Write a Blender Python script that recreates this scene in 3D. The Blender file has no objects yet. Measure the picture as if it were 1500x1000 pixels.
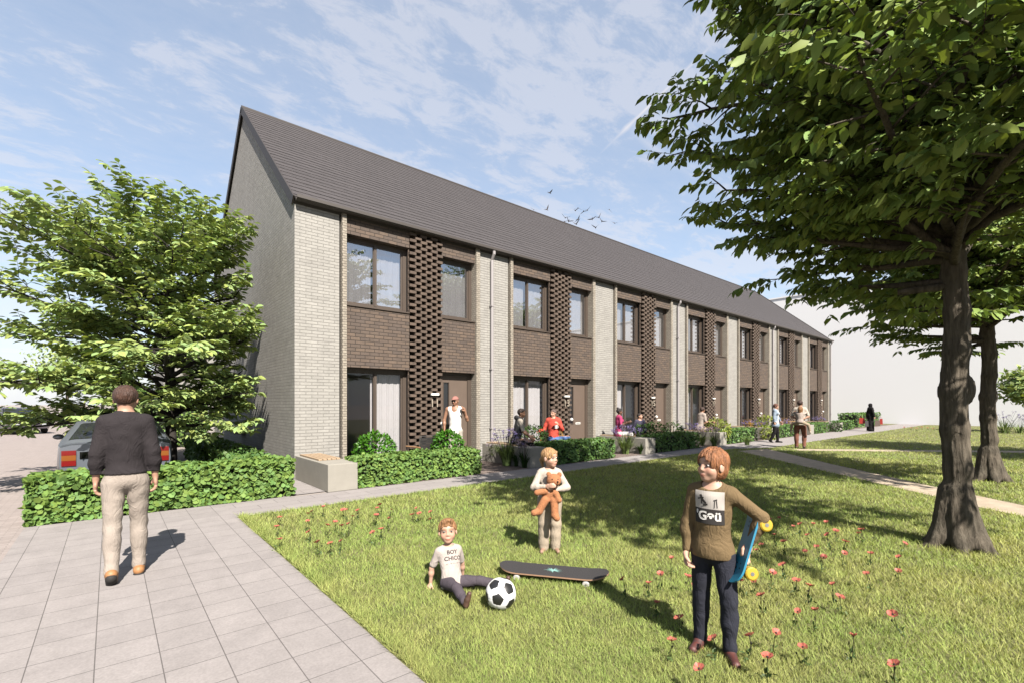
import bpy, bmesh, math, random
import numpy as np
from mathutils import Vector, Matrix, Euler
from mathutils.bvhtree import BVHTree
R = math.radians
C = bpy.context.scene.collection
SC = bpy.context.scene
# ------------------------------------------------------------------ camera, sky, sun, exposure
F_PX, CXP, HYP, HCAM = 691.0, 750.0, 591.0, 1.62
YAW = math.atan((750 - 161) / F_PX)
cam = bpy.data.cameras.new('camera'); cam_o = bpy.data.objects.new('camera', cam); C.objects.link(cam_o)
cam.sensor_width = 36; cam.lens = F_PX / 1500 * 36; cam.shift_y = (HYP - 500) / 1500
cam.clip_start = .05; cam.clip_end = 2000
cam_o.location = (0, 0, HCAM); cam_o.rotation_euler = (R(90), 0, -YAW)
SC.camera = cam_o
SUN_AZ, SUN_EL = R(15.5), R(45.5)            # the way the light travels, from +Y towards +X
SUN_T = Vector((math.sin(SUN_AZ) * math.cos(SUN_EL), math.cos(SUN_AZ) * math.cos(SUN_EL), -math.sin(SUN_EL)))
sun = bpy.data.lights.new('sun', 'SUN'); sun.energy = 5.0; sun.angle = R(.53); sun.color = (1, .93, .84)
sun_o = bpy.data.objects.new('sun', sun); C.objects.link(sun_o)
sun_o.rotation_euler = (-SUN_T).to_track_quat('Z', 'Y').to_euler()
sun_o.location = (-5, -20, 25)
SC.view_settings.view_transform = 'Standard'; SC.view_settings.look = 'None'
SC.view_settings.gamma = 1; SC.view_settings.exposure = 1.9; SC.view_settings.use_curve_mapping = False
SC.cycles.max_bounces = 8; SC.cycles.transparent_max_bounces = 16
FW = np.array([math.sin(YAW), math.cos(YAW)]); RT = np.array([math.cos(YAW), -math.sin(YAW)])
def G(x, y, h=0.):
    z = (HCAM - h) * F_PX / (y - HYP); p = FW * z + RT * ((x - CXP) / F_PX * z)
    return float(p[0]), float(p[1])
def onY(x, Y):
    d = FW + RT * ((x - CXP) / F_PX); return float(d[0] * Y / d[1])
def dep(X, Y): return X * FW[0] + Y * FW[1]

def node(nt, t, **kw):
    n = nt.nodes.new(t)
    for k, v in kw.items():
        if k.startswith('i_'): n.inputs[k[2:].replace('_', ' ')].default_value = v
        else: setattr(n, k, v)
    return n
def mathn(nt, op, a, b=None, c=None, clamp=False):
    n = nt.nodes.new('ShaderNodeMath'); n.operation = op; n.use_clamp = clamp
    for i, v in enumerate((a, b, c)):
        if v is None: continue
        if isinstance(v, (int, float)): n.inputs[i].default_value = v
        else: nt.links.new(v, n.inputs[i])
    return n.outputs[0]
def ramp(nt, fac, stops):
    n = nt.nodes.new('ShaderNodeValToRGB'); e = n.color_ramp.elements
    while len(e) < len(stops): e.new(.5)
    for i, (p, c) in enumerate(stops):
        e[i].position = p; e[i].color = c if len(c) == 4 else (*c, 1)
    nt.links.new(fac, n.inputs[0]); return n.outputs[0]
def mixc(nt, fac, a, b, blend='MIX'):
    n = nt.nodes.new('ShaderNodeMix'); n.data_type = 'RGBA'; n.blend_type = blend
    for s, v in ((n.inputs[0], fac), (n.inputs[6], a), (n.inputs[7], b)):
        if isinstance(v, (int, float)): s.default_value = v
        elif isinstance(v, tuple): s.default_value = v if len(v) == 4 else (*v, 1)
        else: nt.links.new(v, s)
    return n.outputs[2]

# the sky: Nishita with thin high cloud
W = bpy.data.worlds.new('World'); SC.world = W; W.use_nodes = True
nt = W.node_tree; nt.nodes.clear(); L = nt.links.new
out = node(nt, 'ShaderNodeOutputWorld'); bg = node(nt, 'ShaderNodeBackground'); L(bg.outputs[0], out.inputs[0])
sky = node(nt, 'ShaderNodeTexSky', sky_type='NISHITA', sun_disc=False, sun_elevation=SUN_EL,
           sun_rotation=math.atan2(-SUN_T.x, -SUN_T.y), air_density=1.0, dust_density=.6, ozone_density=1.6, altitude=0)
bg.inputs[1].default_value = .0405
tc = node(nt, 'ShaderNodeTexCoord'); sep = node(nt, 'ShaderNodeSeparateXYZ'); L(tc.outputs['Generated'], sep.inputs[0])
zc = mathn(nt, 'MAXIMUM', sep.outputs[2], .02)
px = mathn(nt, 'DIVIDE', sep.outputs[0], mathn(nt, 'ADD', zc, .10)); py = mathn(nt, 'DIVIDE', sep.outputs[1], mathn(nt, 'ADD', zc, .10))
cb = node(nt, 'ShaderNodeCombineXYZ'); L(px, cb.inputs[0]); L(py, cb.inputs[1])
def skynoise(scale, detail, rough, rot=0., sx=1., sy=1., off=(0, 0, 0), dist=0.):
    mp = node(nt, 'ShaderNodeMapping'); mp.inputs['Rotation'].default_value = (0, 0, rot); mp.inputs['Scale'].default_value = (sx, sy, 1)
    mp.inputs['Location'].default_value = off
    L(cb.outputs[0], mp.inputs[0])
    n = node(nt, 'ShaderNodeTexNoise', i_Scale=scale, i_Detail=detail, i_Roughness=rough, i_Distortion=dist); L(mp.outputs[0], n.inputs['Vector'])
    return n.outputs[0]
big = skynoise(.9, 3, .5, .3, 1, 1.3, (3.1, 1.2, 0))
streak = skynoise(2.4, 8, .66, R(38), .55, 1.5, (0, 5, 0), .6)
puff = skynoise(8.5, 7, .68, R(25), .75, 1.25, (2, 0, 0), .35)
m1 = mathn(nt, 'MULTIPLY_ADD', streak, .42, mathn(nt, 'MULTIPLY_ADD', puff, .72, mathn(nt, 'MULTIPLY', big, .75)))
cl = ramp(nt, m1, [(.55, (.03, .03, .03)), (.90, (.20, .20, .20)), (1.32, (.52, .52, .52))])
# a vapour trail, and a second fainter one
def trail(pa, pb, w, amt):
    def dirn(x, y):
        v = Vector(((x - CXP) / F_PX, (HYP - y) / F_PX)); d = FW + RT * v.x
        return Vector((d[0], d[1], v.y)).normalized()
    a, b = dirn(*pa), dirn(*pb); n = a.cross(b).normalized(); t = n.cross(a).normalized()
    dn = node(nt, 'ShaderNodeVectorMath', operation='DOT_PRODUCT'); L(tc.outputs['Generated'], dn.inputs[0]); dn.inputs[1].default_value = n
    dt = node(nt, 'ShaderNodeVectorMath', operation='DOT_PRODUCT'); L(tc.outputs['Generated'], dt.inputs[0]); dt.inputs[1].default_value = t
    e = t.dot(b)
    k = mathn(nt, 'SUBTRACT', 1, mathn(nt, 'DIVIDE', mathn(nt, 'ABSOLUTE', dn.outputs['Value']), w), clamp=True)
    s = mathn(nt, 'MULTIPLY', mathn(nt, 'DIVIDE', dt.outputs['Value'], e * .35, clamp=True), mathn(nt, 'DIVIDE', mathn(nt, 'SUBTRACT', e, dt.outputs['Value']), e * .6, clamp=True))
    return mathn(nt, 'MULTIPLY', mathn(nt, 'MULTIPLY', k, s), amt)
tr = mathn(nt, 'ADD', trail((862, 242), (1150, -38), .0065, 1.0), trail((880, 160), (1085, 310), .016, .45), clamp=True)
cov = mathn(nt, 'MAXIMUM', cl, tr)
hz = mathn(nt, 'POWER', mathn(nt, 'SUBTRACT', 1, mathn(nt, 'MAXIMUM', sep.outputs[2], 0.), clamp=True), 9.)
skyc = mixc(nt, .30, mixc(nt, 1.0, sky.outputs[0], (1.45, 1.42, 1.36), 'MULTIPLY'), (4.2, 5.2, 6.6))
c1 = mixc(nt, cov, skyc, (5.6, 5.55, 5.9))
c2 = mixc(nt, mathn(nt, 'MULTIPLY', hz, .75, clamp=True), c1, (6.0, 6.1, 6.45))
L(c2, bg.inputs[0])

# ------------------------------------------------------------------ materials
MATS = {}; KALB = .40
def mat(name, col, rough=.7, var=0., vscale=8., bump=0., bscale=40., spec=.4, metal=0., col2=None, coat=0., attr=None, transl=0., detail=4., vstretch=None):
    if name in MATS: return MATS[name]
    if name not in ('white_render', 'interior_white', 'curtain'):
        kk = KALB if max(col) < .7 else .55
        col = tuple(c * kk for c in col); col2 = tuple(c * kk for c in col2) if col2 else None
    m = bpy.data.materials.new(name); m.use_nodes = True; nt = m.node_tree; b = nt.nodes['Principled BSDF']; L = nt.links.new
    b.inputs['Roughness'].default_value = rough; b.inputs['Metallic'].default_value = metal
    b.inputs['Specular IOR Level'].default_value = spec; b.inputs['Coat Weight'].default_value = coat
    csock = None
    tc = node(nt, 'ShaderNodeTexCoord')
    vec = tc.outputs['Object']
    if vstretch:
        mp = node(nt, 'ShaderNodeMapping'); mp.inputs['Scale'].default_value = vstretch; L(vec, mp.inputs[0]); vec = mp.outputs[0]
    if var or col2:
        n = node(nt, 'ShaderNodeTexNoise', i_Scale=vscale, i_Detail=detail, i_Roughness=.6); L(vec, n.inputs['Vector'])
        a = col if not var else tuple(max(0, x * (1 - var)) for x in col)
        c = col2 if col2 else tuple(x * (1 + var) for x in col)
        csock = ramp(nt, n.outputs[0], [(.3, a), (.7, c)])
    if attr:
        at = node(nt, 'ShaderNodeAttribute', attribute_name=attr)
        csock = mixc(nt, 1., csock if csock else (*col, 1), at.outputs['Color'], 'MULTIPLY')
    if csock: L(csock, b.inputs['Base Color'])
    else: b.inputs['Base Color'].default_value = (*col, 1)
    if bump:
        n2 = node(nt, 'ShaderNodeTexNoise', i_Scale=bscale, i_Detail=5); L(vec, n2.inputs['Vector'])
        bp = node(nt, 'ShaderNodeBump', i_Strength=bump, i_Distance=.02); L(n2.outputs[0], bp.inputs['Height']); L(bp.outputs[0], b.inputs['Normal'])
    if transl:
        o = nt.nodes['Material Output']; t = node(nt, 'ShaderNodeBsdfTranslucent'); mx = node(nt, 'ShaderNodeMixShader', i_Fac=transl)
        if csock: L(mixc(nt, 1., csock, (1.3, 1.35, .6, 1), 'MULTIPLY'), t.inputs[0])
        else: t.inputs[0].default_value = (*col, 1)
        L(b.outputs[0], mx.inputs[1]); L(t.outputs[0], mx.inputs[2]); L(mx.outputs[0], o.inputs[0])
    MATS[name] = m; return m
def brickmat(name, c1, c2, mortar, w, h, ms=.008, bump=.6, rough=.85, offset=.5, horiz=False, mottle=.25, soft=.1, off=(0, 0)):
    """courses of brick or slab; walls use (x+y, z), floors (x, y)"""
    m = bpy.data.materials.new(name); m.use_nodes = True; nt = m.node_tree; b = nt.nodes['Principled BSDF']; L = nt.links.new
    b.inputs['Roughness'].default_value = rough; b.inputs['Specular IOR Level'].default_value = .3
    c1, c2, mortar = (tuple(x * KALB for x in c) for c in (c1, c2, mortar))
    tc = node(nt, 'ShaderNodeTexCoord'); s = node(nt, 'ShaderNodeSeparateXYZ'); L(tc.outputs['Object'], s.inputs[0])
    cb = node(nt, 'ShaderNodeCombineXYZ')
    if horiz: L(mathn(nt, 'ADD', s.outputs[0], off[0]), cb.inputs[0]); L(mathn(nt, 'ADD', s.outputs[1], off[1]), cb.inputs[1])
    else: L(mathn(nt, 'ADD', s.outputs[0], s.outputs[1]), cb.inputs[0]); L(s.outputs[2], cb.inputs[1])
    br = node(nt, 'ShaderNodeTexBrick', offset=offset)
    br.inputs['Scale'].default_value = 1; br.inputs['Mortar Size'].default_value = ms; br.inputs['Mortar Smooth'].default_value = soft
    br.inputs['Brick Width'].default_value = w; br.inputs['Row Height'].default_value = h
    br.inputs['Color1'].default_value = (*c1, 1); br.inputs['Color2'].default_value = (*c2, 1); br.inputs['Mortar'].default_value = (*mortar, 1)
    L(cb.outputs[0], br.inputs['Vector'])
    n = node(nt, 'ShaderNodeTexNoise', i_Scale=3.5, i_Detail=6, i_Roughness=.7); L(tc.outputs['Object'], n.inputs['Vector'])
    n3 = node(nt, 'ShaderNodeTexNoise', i_Scale=60., i_Detail=3, i_Roughness=.6); L(tc.outputs['Object'], n3.inputs['Vector'])
    v = ramp(nt, n.outputs[0], [(.25, (1 - mottle,) * 3), (.75, (1 + mottle * .6,) * 3)])
    v2 = ramp(nt, n3.outputs[0], [(.3, (1 - mottle * .7,) * 3), (.7, (1 + mottle * .5,) * 3)])
    L(mixc(nt, 1., mixc(nt, 1., br.outputs['Color'], v, 'MULTIPLY'), v2, 'MULTIPLY'), b.inputs['Base Color'])
    hgt = mathn(nt, 'MULTIPLY_ADD', n3.outputs[0], .35, mathn(nt, 'SUBTRACT', 1, br.outputs['Fac']))
    bp = node(nt, 'ShaderNodeBump', i_Strength=bump, i_Distance=.012); L(hgt, bp.inputs['Height']); L(bp.outputs[0], b.inputs['Normal'])
    MATS[name] = m; return m
def textmesh(txt, size, extrude, m):
    fc = bpy.data.curves.new('text', 'FONT'); fc.body = txt; fc.size = size; fc.extrude = extrude; fc.align_x = 'CENTER'
    ob = bpy.data.objects.new('text', fc); C.objects.link(ob); me = bpy.data.meshes.new_from_object(ob.evaluated_get(bpy.context.evaluated_depsgraph_get()))
    bpy.data.objects.remove(ob); bpy.data.curves.remove(fc); me.materials.clear(); me.materials.append(m); return me
def glassmat(name, refl=.3, tint=(.9, .92, .93)):
    m = bpy.data.materials.new(name); m.use_nodes = True; nt = m.node_tree; nt.nodes.remove(nt.nodes['Principled BSDF']); L = nt.links.new
    o = nt.nodes['Material Output']; t = node(nt, 'ShaderNodeBsdfTransparent'); t.inputs[0].default_value = (*tint, 1)
    g = node(nt, 'ShaderNodeBsdfGlossy', i_Roughness=0.0); g.inputs[0].default_value = (.93, .95, 1, 1)
    lw = node(nt, 'ShaderNodeLayerWeight', i_Blend=.5); mx = node(nt, 'ShaderNodeMixShader')
    L(mathn(nt, 'MULTIPLY_ADD', mathn(nt, 'POWER', lw.outputs['Facing'], 3.5), .8, refl, clamp=True), mx.inputs[0]); L(t.outputs[0], mx.inputs[1]); L(g.outputs[0], mx.inputs[2]); L(mx.outputs[0], o.inputs[0])
    MATS[name] = m; return m

# ------------------------------------------------------------------ mesh helpers
class MB:
    def __init__(s): s.v = []; s.f = []; s.m = []; s.ms = []
    def mi(s, m):
        if m not in s.ms: s.ms.append(m)
        return s.ms.index(m)
    def add(s, vs, fs, m):
        o = len(s.v); s.v.extend([tuple(v) for v in vs]); k = s.mi(m)
        for f in fs: s.f.append(tuple(i + o for i in f)); s.m.append(k)
    def box(s, x0, x1, y0, y1, z0, z1, m, M=None):
        vs = [(x, y, z) for z in (z0, z1) for y in (y0, y1) for x in (x0, x1)]
        if M is not None: vs = [M @ Vector(v) for v in vs]
        s.add(vs, [(0, 2, 3, 1), (4, 5, 7, 6), (0, 1, 5, 4), (2, 6, 7, 3), (0, 4, 6, 2), (1, 3, 7, 5)], m)
    def quad(s, a, b, c, d, m): s.add([a, b, c, d], [(0, 1, 2, 3)], m)
    def tube(s, pts, rad, m, n=8, cap=True, close=False):
        pts = [Vector(p) for p in pts]; N = len(pts)
        if not isinstance(rad, (list, tuple)): rad = [rad] * N
        vs = []; fs = []; ref = Vector((.13, .21, .97)); u = None
        for i, p in enumerate(pts):
            t = (pts[min(i + 1, N - 1)] - pts[max(i - 1, 0)]).normalized()
            if close: t = (pts[(i + 1) % N] - pts[i - 1]).normalized()
            if u is None:
                u = t.cross(ref if abs(t.dot(ref)) < .9 else Vector((1, 0, 0))).normalized()
            else: u = (u - t * u.dot(t)).normalized()
            w = t.cross(u)
            for k in range(n):
                a = 2 * math.pi * k / n; vs.append(p + (u * math.cos(a) + w * math.sin(a)) * rad[i])
        for i in range(N if close else N - 1):
            j = (i + 1) % N
            for k in range(n): fs.append((i * n + k, i * n + (k + 1) % n, j * n + (k + 1) % n, j * n + k))
        if cap and not close: fs.append(tuple(range(n))[::-1]); fs.append(tuple(range((N - 1) * n, N * n)))
        s.add(vs, fs, m)
    def ball(s, c, r, m, nu=12, nv=8, rx=1, ry=1, rz=1):
        vs = [Vector(c) + Vector((rx * r * math.sin(math.pi * j / nv) * math.cos(2 * math.pi * i / nu), ry * r * math.sin(math.pi * j / nv) * math.sin(2 * math.pi * i / nu), rz * r * math.cos(math.pi * j / nv))) for j in range(nv + 1) for i in range(nu)]
        s.add(vs, [(j * nu + i, (j + 1) * nu + i, (j + 1) * nu + (i + 1) % nu, j * nu + (i + 1) % nu) for j in range(nv) for i in range(nu)], m)
    def build(s, name, parent=None, loc=None, smooth=False, bevel=0.):
        me = bpy.data.meshes.new(name); me.from_pydata(s.v, [], s.f)
        for m in s.ms: me.materials.append(m if not isinstance(m, str) else MATS[m])
        me.polygons.foreach_set('material_index', s.m); me.validate()
        if smooth: me.polygons.foreach_set('use_smooth', [True] * len(me.polygons))
        o = bpy.data.objects.new(name, me); C.objects.link(o)
        if parent: o.parent = parent
        if loc is not None: o.location = loc
        if bevel:
            b = o.modifiers.new('bevel', 'BEVEL'); b.width = bevel; b.segments = 2; b.limit_method = 'ANGLE'
        return o
def npmesh(name, v, f, mats, parent=None, mi=None, smooth=True, col=None, loc=None):
    v = np.asarray(v, np.float32); f = np.asarray(f, np.int32); k = f.shape[1]
    me = bpy.data.meshes.new(name); me.vertices.add(len(v)); me.vertices.foreach_set('co', v.ravel())
    me.loops.add(f.size); me.loops.foreach_set('vertex_index', f.ravel())
    me.polygons.add(len(f)); me.polygons.foreach_set('loop_start', np.arange(0, f.size, k, dtype=np.int32))
    try: me.polygons.foreach_set('loop_total', np.full(len(f), k, np.int32))
    except Exception: pass
    for m in (mats if isinstance(mats, (list, tuple)) else [mats]): me.materials.append(MATS[m] if isinstance(m, str) else m)
    if mi is not None: me.polygons.foreach_set('material_index', np.asarray(mi, np.int32))
    me.polygons.foreach_set('use_smooth', np.full(len(f), smooth))
    if col is not None:
        a = me.color_attributes.new('tint', 'FLOAT_COLOR', 'POINT'); c = np.ones((len(v), 4), np.float32); c[:, :3] = col
        a.data.foreach_set('color', c.ravel())
    me.update(calc_edges=True)
    o = bpy.data.objects.new(name, me); C.objects.link(o)
    if parent: o.parent = parent
    if loc is not None: o.location = loc
    return o
def tag(o, label, cat, group=None, kind=None):
    o['label'] = label
    if cat: o['category'] = cat
    if group: o['group'] = group
    if kind: o['kind'] = kind
    return o
def struct(o): o['kind'] = 'structure'; return o
def thing(name, label, cat, loc=(0, 0, 0), rz=0., group=None):
    o = bpy.data.objects.new(name, None); o.empty_display_size = .1; C.objects.link(o); o.location = loc; o.rotation_euler = (0, 0, rz)
    return tag(o, label, cat, group)
def dup(o, label=None, loc=None, rz=None, parent=None):
    c = o.copy(); C.objects.link(c)
    if parent: c.parent = parent
    if label: c['label'] = label
    if loc is not None: c.location = loc
    if rz is not None: c.rotation_euler = (0, 0, rz)
    for ch in list(o.children): dup(ch, parent=c)
    return c
rng = np.random.default_rng(7)
# ------------------------------------------------------------------ palette
mat('ground_earth', (.42, .37, .34), .9, .08, .6, .2, 30)
brickmat('street_brick', (.50, .43, .405), (.41, .35, .325), (.32, .28, .26), .20, .052, .006, .5, horiz=True, mottle=.14)
brickmat('garden_brick', (.31, .245, .21), (.225, .17, .15), (.16, .13, .115), .20, .06, .007, .6, horiz=True, mottle=.25)
brickmat('paving', (.412, .378, .368), (.378, .346, .338), (.165, .15, .145), .3195, .3175, .0032, .25, horiz=True, mottle=.17, offset=0., soft=.0, off=(.0725, -.02))
brickmat('paving_path', (.412, .378, .368), (.378, .346, .338), (.165, .15, .145), .60, .30, .004, .25, horiz=True, mottle=.07, offset=.5, soft=.0)
mat('dirt', (.56, .46, .34), .95, .2, 3., .5, 60)
mat('lawn_soil', (.17, .18, .06), .95, .3, 2.5, .6, 90, col2=(.26, .25, .10))
brickmat('light_brick', (.50, .483, .447), (.437, .421, .39), (.345, .332, .305), .25, .070, .0065, .95, mottle=.17, soft=.3)
brickmat('strip_brick', (.52, .465, .38), (.42, .37, .305), (.19, .165, .135), .115, .058, .006, .7, mottle=.2, soft=.3)
brickmat('dark_brick', (.205, .148, .11), (.14, .108, .09), (.062, .048, .039), .235, .0815, .0075, .8, mottle=.25, soft=.2)
mat('lattice_brick', (.135, .095, .07), .85, .3, 5., .4, 60)
mat('recess_shade', (.018, .013, .011), .9, .2, 20)  # near-black: shade of holes and gaps put into the colour
brickmat('roof_tile', (.086, .076, .078), (.076, .067, .069), (.03, .026, .026), .31, .28, .010, .5, .75, mottle=.08, soft=.1)
mat('roof_trim', (.045, .036, .033), .6)
mat('gutter_metal', (.085, .072, .063), .5, spec=.4)
mat('pipe_metal', (.46, .43, .43), .4, spec=.5)
mat('frame_brown', (.10, .074, .057), .5, .06, 6., spec=.45)
mat('door_brown', (.175, .128, .1), .5, .05, 4., spec=.45)
mat('interior_white', (.42, .41, .42), .9)
mat('interior_floor', (.25, .2, .15), .7)
mat('curtain', (.20, .19, .195), .9, .05, 3.)
mat('white_plastic', (.85, .84, .8), .4)
mat('steel', (.55, .55, .55), .3, metal=.8)
glassmat('glass_up', .34); glassmat('glass_low', .05, (.98, .99, .99))
m_ = bpy.data.materials.new('clear'); m_.use_nodes = True; m_.node_tree.nodes.remove(m_.node_tree.nodes['Principled BSDF']); m_.node_tree.links.new(m_.node_tree.nodes.new('ShaderNodeBsdfTransparent').outputs[0], m_.node_tree.nodes['Material Output'].inputs[0]); MATS['clear'] = m_
mat('concrete', (.40, .375, .325), .85, .06, 5., .15, 50)
mat('timber', (.50, .36, .23), .65, .2, 30, .1, 80, vstretch=(1, .08, 1))
mat('white_render', (.52, .52, .53), .9)
# ------------------------------------------------------------------ the setting
def sheet(name, pts, z, m):
    b = MB(); b.add([(x, y, z) for x, y in pts], [tuple(range(len(pts)))], m); return struct(b.build(name))
sheet('ground', [(-400, -400), (600, -400), (600, 900), (-400, 900)], -.012, 'ground_earth')
sheet('street', [(-60, -30), (-.85, -30), (-.85, 8.84), (-.85, 9.6), (1.35, 9.6), (2.6, 30), (2.6, 70), (-60, 70)], -.004, 'street_brick')
sheet('paving', [(-.85, -12), (1.39, -12), (1.39, 8.84), (-.85, 8.84)], .004, 'paving')
sheet('footpath', [(1.39, 7.70), (17.2, 7.70), (18.7, 7.08), (60, 7.02), (60, 8.74), (2.4, 8.74), (2.4, 8.9), (3.04, 8.9), (3.04, 30), (2.4, 30), (2.4, 8.84), (1.39, 8.84)], .002, 'paving_path')
sheet('garden_paving', [(3.04, 8.74), (46, 8.74), (46, 10.9), (3.04, 10.9)], -.002, 'garden_brick')
sheet('lawn', [(1.37, -25), (52, -25), (52, 7.05), (18.7, 7.06), (17.2, 7.72), (1.37, 7.72)], 0., 'lawn_soil')
sheet('lawn_verge', [(46, 7.9), (90, 7.9), (90, 60), (46, 60)], -.006, 'lawn_soil')
P1N = [G(*p) for p in ((1080, 660), (1214, 691), (1366, 726), (1427, 741), (1500, 756))]; P1F = [G(*p) for p in ((1124, 657), (1226, 681), (1366, 712), (1500, 740))]
def ext(a, b, k): return (b[0] + (b[0] - a[0]) * k, b[1] + (b[1] - a[1]) * k)
P1N.append(ext(P1N[-3], P1N[-1], 3.)); P1F.append(ext(P1F[-2], P1F[-1], 2.))
PATH1 = P1N + P1F[::-1]
a2, b2 = G(1165, 658.2), G(1500, 661.3)
n2 = Vector((b2[1] - a2[1], -(b2[0] - a2[0]))).normalized() * .33
PATH2 = [(a2[0] - n2.x, a2[1] - n2.y), (a2[0] + n2.x, a2[1] + n2.y), (b2[0] * 1.1 - a2[0] * .1 + n2.x, b2[1] * 1.1 - a2[1] * .1 + n2.y), (b2[0] * 1.1 - a2[0] * .1 - n2.x, b2[1] * 1.1 - a2[1] * .1 - n2.y)]
sheet('dirt_path', PATH1, .006, 'dirt'); sheet('dirt_path', PATH2, .006, 'dirt')

# white blank block beyond the row
b = MB(); b.box(0, 26, -60, 12, 0, 11.6, 'white_render'); b.box(-.06, 26.06, -60.06, 12.06, 11.6, 11.72, 'white_render')
w = b.build('white_block_building', loc=(48.6, 8.6 + 12, 0)); tag(w, 'huge blank white block building beyond the far end of the brick row', 'building')

# ------------------------------------------------------------------ the row of houses
MOD, YF, DEPTH, EAVE, RIDGE = 5.036, 10.78, 10.26, 6.06, 10.40
PX0, PX1 = 4.14, 7.816       # dark panel of the first house
LAT0, LAT1 = 5.775, 6.71
def house(k, first=False, last=False, number='11', label=''):
    ox = PX0 + MOD * k
    x0 = (3.03 - PX0) if first else -.68; x1 = (38.72 - PX0 - MOD * 6) if last else MOD - .68
    h = thing('terraced_house', label, 'house', (ox, YF, 0), group='houses of the brick row')
    pw = PX1 - PX0
    # wall: piers, gable, rear, roof triangle
    b = MB(); lb = 'light_brick'
    b.box(x0, -.145, 0, .3, 0, EAVE, lb)
    if not first: b.build('brick_pier', h); b = MB()
    b2 = MB(); b2.box(pw + .128, x1, 0, .3, 0, EAVE, lb); b2.build('brick_pier', h)
    s1 = MB(); s1.box(-.103, 0, -.075, .28, 0, EAVE + .01, 'strip_brick'); s1.box(-.145, -.1035, .05, .28, 0, EAVE, 'recess_shade'); s1.build('brick_strip', h)  # second box is a dark strip painting the gap's shadow beside the pier
    s1 = MB(); s1.box(pw, pw + .1275, -.075, .28, 0, EAVE + .01, 'strip_brick'); s1.build('brick_strip', h)
    b.box(x0, x1, DEPTH - .3, DEPTH, 0, EAVE, lb)
    def gable(xa, xb):
        hd = DEPTH / 2
        prof = [(.3, 0), (DEPTH - .3, 0), (DEPTH - .3, EAVE), (hd, RIDGE - .22), (.3, EAVE + .02)]
        n = len(prof); vs = [(xa, y, z) for y, z in prof] + [(xb, y, z) for y, z in prof]
        b.add(vs, [tuple(range(n))[::-1], tuple(range(n, 2 * n))] + [(i, (i + 1) % n, n + (i + 1) % n, n + i) for i in range(n)], lb)
    if first: gable(x0 + .001, x0 + .3)
    if last: gable(x1 - .3, x1 - .001)
    b.build('wall', h)
    # dark facing brick between the openings
    b = MB(); db = 'dark_brick'; T = .20
    a0, a1 = LAT0 - PX0, LAT1 - PX0
    for (u0, u1) in ((0, a0), (a1, pw)):
        for (z0, z1) in ((2.478, 3.885), (5.552, EAVE - .01)): b = MB(); b.box(u0, u1, 0, T, z0, z1, db); b.build('facing_panel', h)
    # relief panel of projecting headers
    b = MB(); rr = random.Random(5); nc = 6; cw = (a1 - a0) / nc; ch = .0815
    b.box(a0, a1, .085, T, 0, EAVE - .012, 'recess_shade')  # backing coloured near-black as the shade behind the headers
    nrow = int(EAVE / ch)
    for i in range(nrow):
        for j in range(nc):
            if (i + j) % 2: continue
            d = rr.uniform(-.012, .012)
            b.box(a0 + j * cw - .012, a0 + (j + 1) * cw + .012, -.052 + d, .086, i * ch + .006, i * ch + ch * .93, 'lattice_brick')
    for j in range(nc + 1): b.box(a0 + j * cw - .014, a0 + j * cw + .014, .03, .0852, 0, EAVE - .02, 'lattice_brick')
    b.build('relief_panel', h)
    # windows
    def window(u0, u1, z0, z1, lights, glass, sill=True):
        yb = .225; fr = MB(); fb = 'frame_brown'; t = .065
        fr.box(u0, u1, yb - .05, yb + .03, z1 - .085, z1 - .002, fb); fr.box(u0, u1, yb - .05, yb + .03, z0 + .03, z0 + .03 + t, fb)
        fr.box(u0, u0 + t, yb - .052, yb + .028, z0 + .03 + t, z1 - .085, fb); fr.box(u1 - t - .03, u1 - .001, yb - .052, yb + .028, z0 + .03 + t, z1 - .085, fb)
        zs0, zs1 = z0 + .03 + t, z1 - .085; us = []
        for q in range(lights):
            uu0 = u0 + t + (u1 - u0 - 2 * t - .03) * q / lights; uu1 = u0 + t + (u1 - u0 - 2 * t - .03) * (q + 1) / lights
            s = .045
            fr.box(uu0, uu0 + s, yb - .03, yb + .02, zs0, zs1, fb); fr.box(uu1 - s, uu1, yb - .03, yb + .02, zs0, zs1, fb)
            fr.box(uu0 + s, uu1 - s, yb - .03, yb + .02, zs0, zs0 + s, fb); fr.box(uu0 + s, uu1 - s, yb - .03, yb + .02, zs1 - s, zs1, fb)
            if q: fr.box(uu0 - .03, uu0 + .03, yb - .056, yb + .03, zs0, zs1, fb)
            us.append((uu0 + s, uu1 - s))
        w = fr.build('window', h)
        for a, c in us:
            p = MB(); z0_, z1_ = zs0 + s, zs1 - s; p.quad((a, yb - .008, z0_), (c, yb - .008, z0_), (c, yb - .008, z1_), (a, yb - .008, z1_), glass); p.add([(a, yb + .004, z0_), (c, yb + .004, z0_), (c, yb + .004, z1_), (a, yb + .004, z1_)], [(3, 2, 1, 0)], 'clear'); p.build('pane', w)
        if sill:
            sl = MB(); sl.box(u0 - .002, u1 - .004, -.03, yb - .056, z0 + .002, z0 + .03, fb); sl.build('sill', w)
        return w
    window(0, a0, 3.885, 5.552, 2, 'glass_up'); window(a1, pw, 3.885, 5.552, 1, 'glass_up')
    window(0, a0, .03, 2.478, 2, 'glass_low', False)
    # door
    d = MB(); yb = .225
    d.box(a1, a1 + .06, yb - .05, yb + .04, .02, 2.40, 'frame_brown'); d.box(pw - .13, pw - .001, yb - .05, yb + .04, .02, 2.40, 'frame_brown'); d.box(a1, pw - .001, yb - .05, yb + .04, 2.40, 2.476, 'frame_brown')
    u0, u1 = a1 + .065, pw - .135
    g0, g1, q0, q1 = u0 + .13, u0 + .29, .95, 2.2
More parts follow.
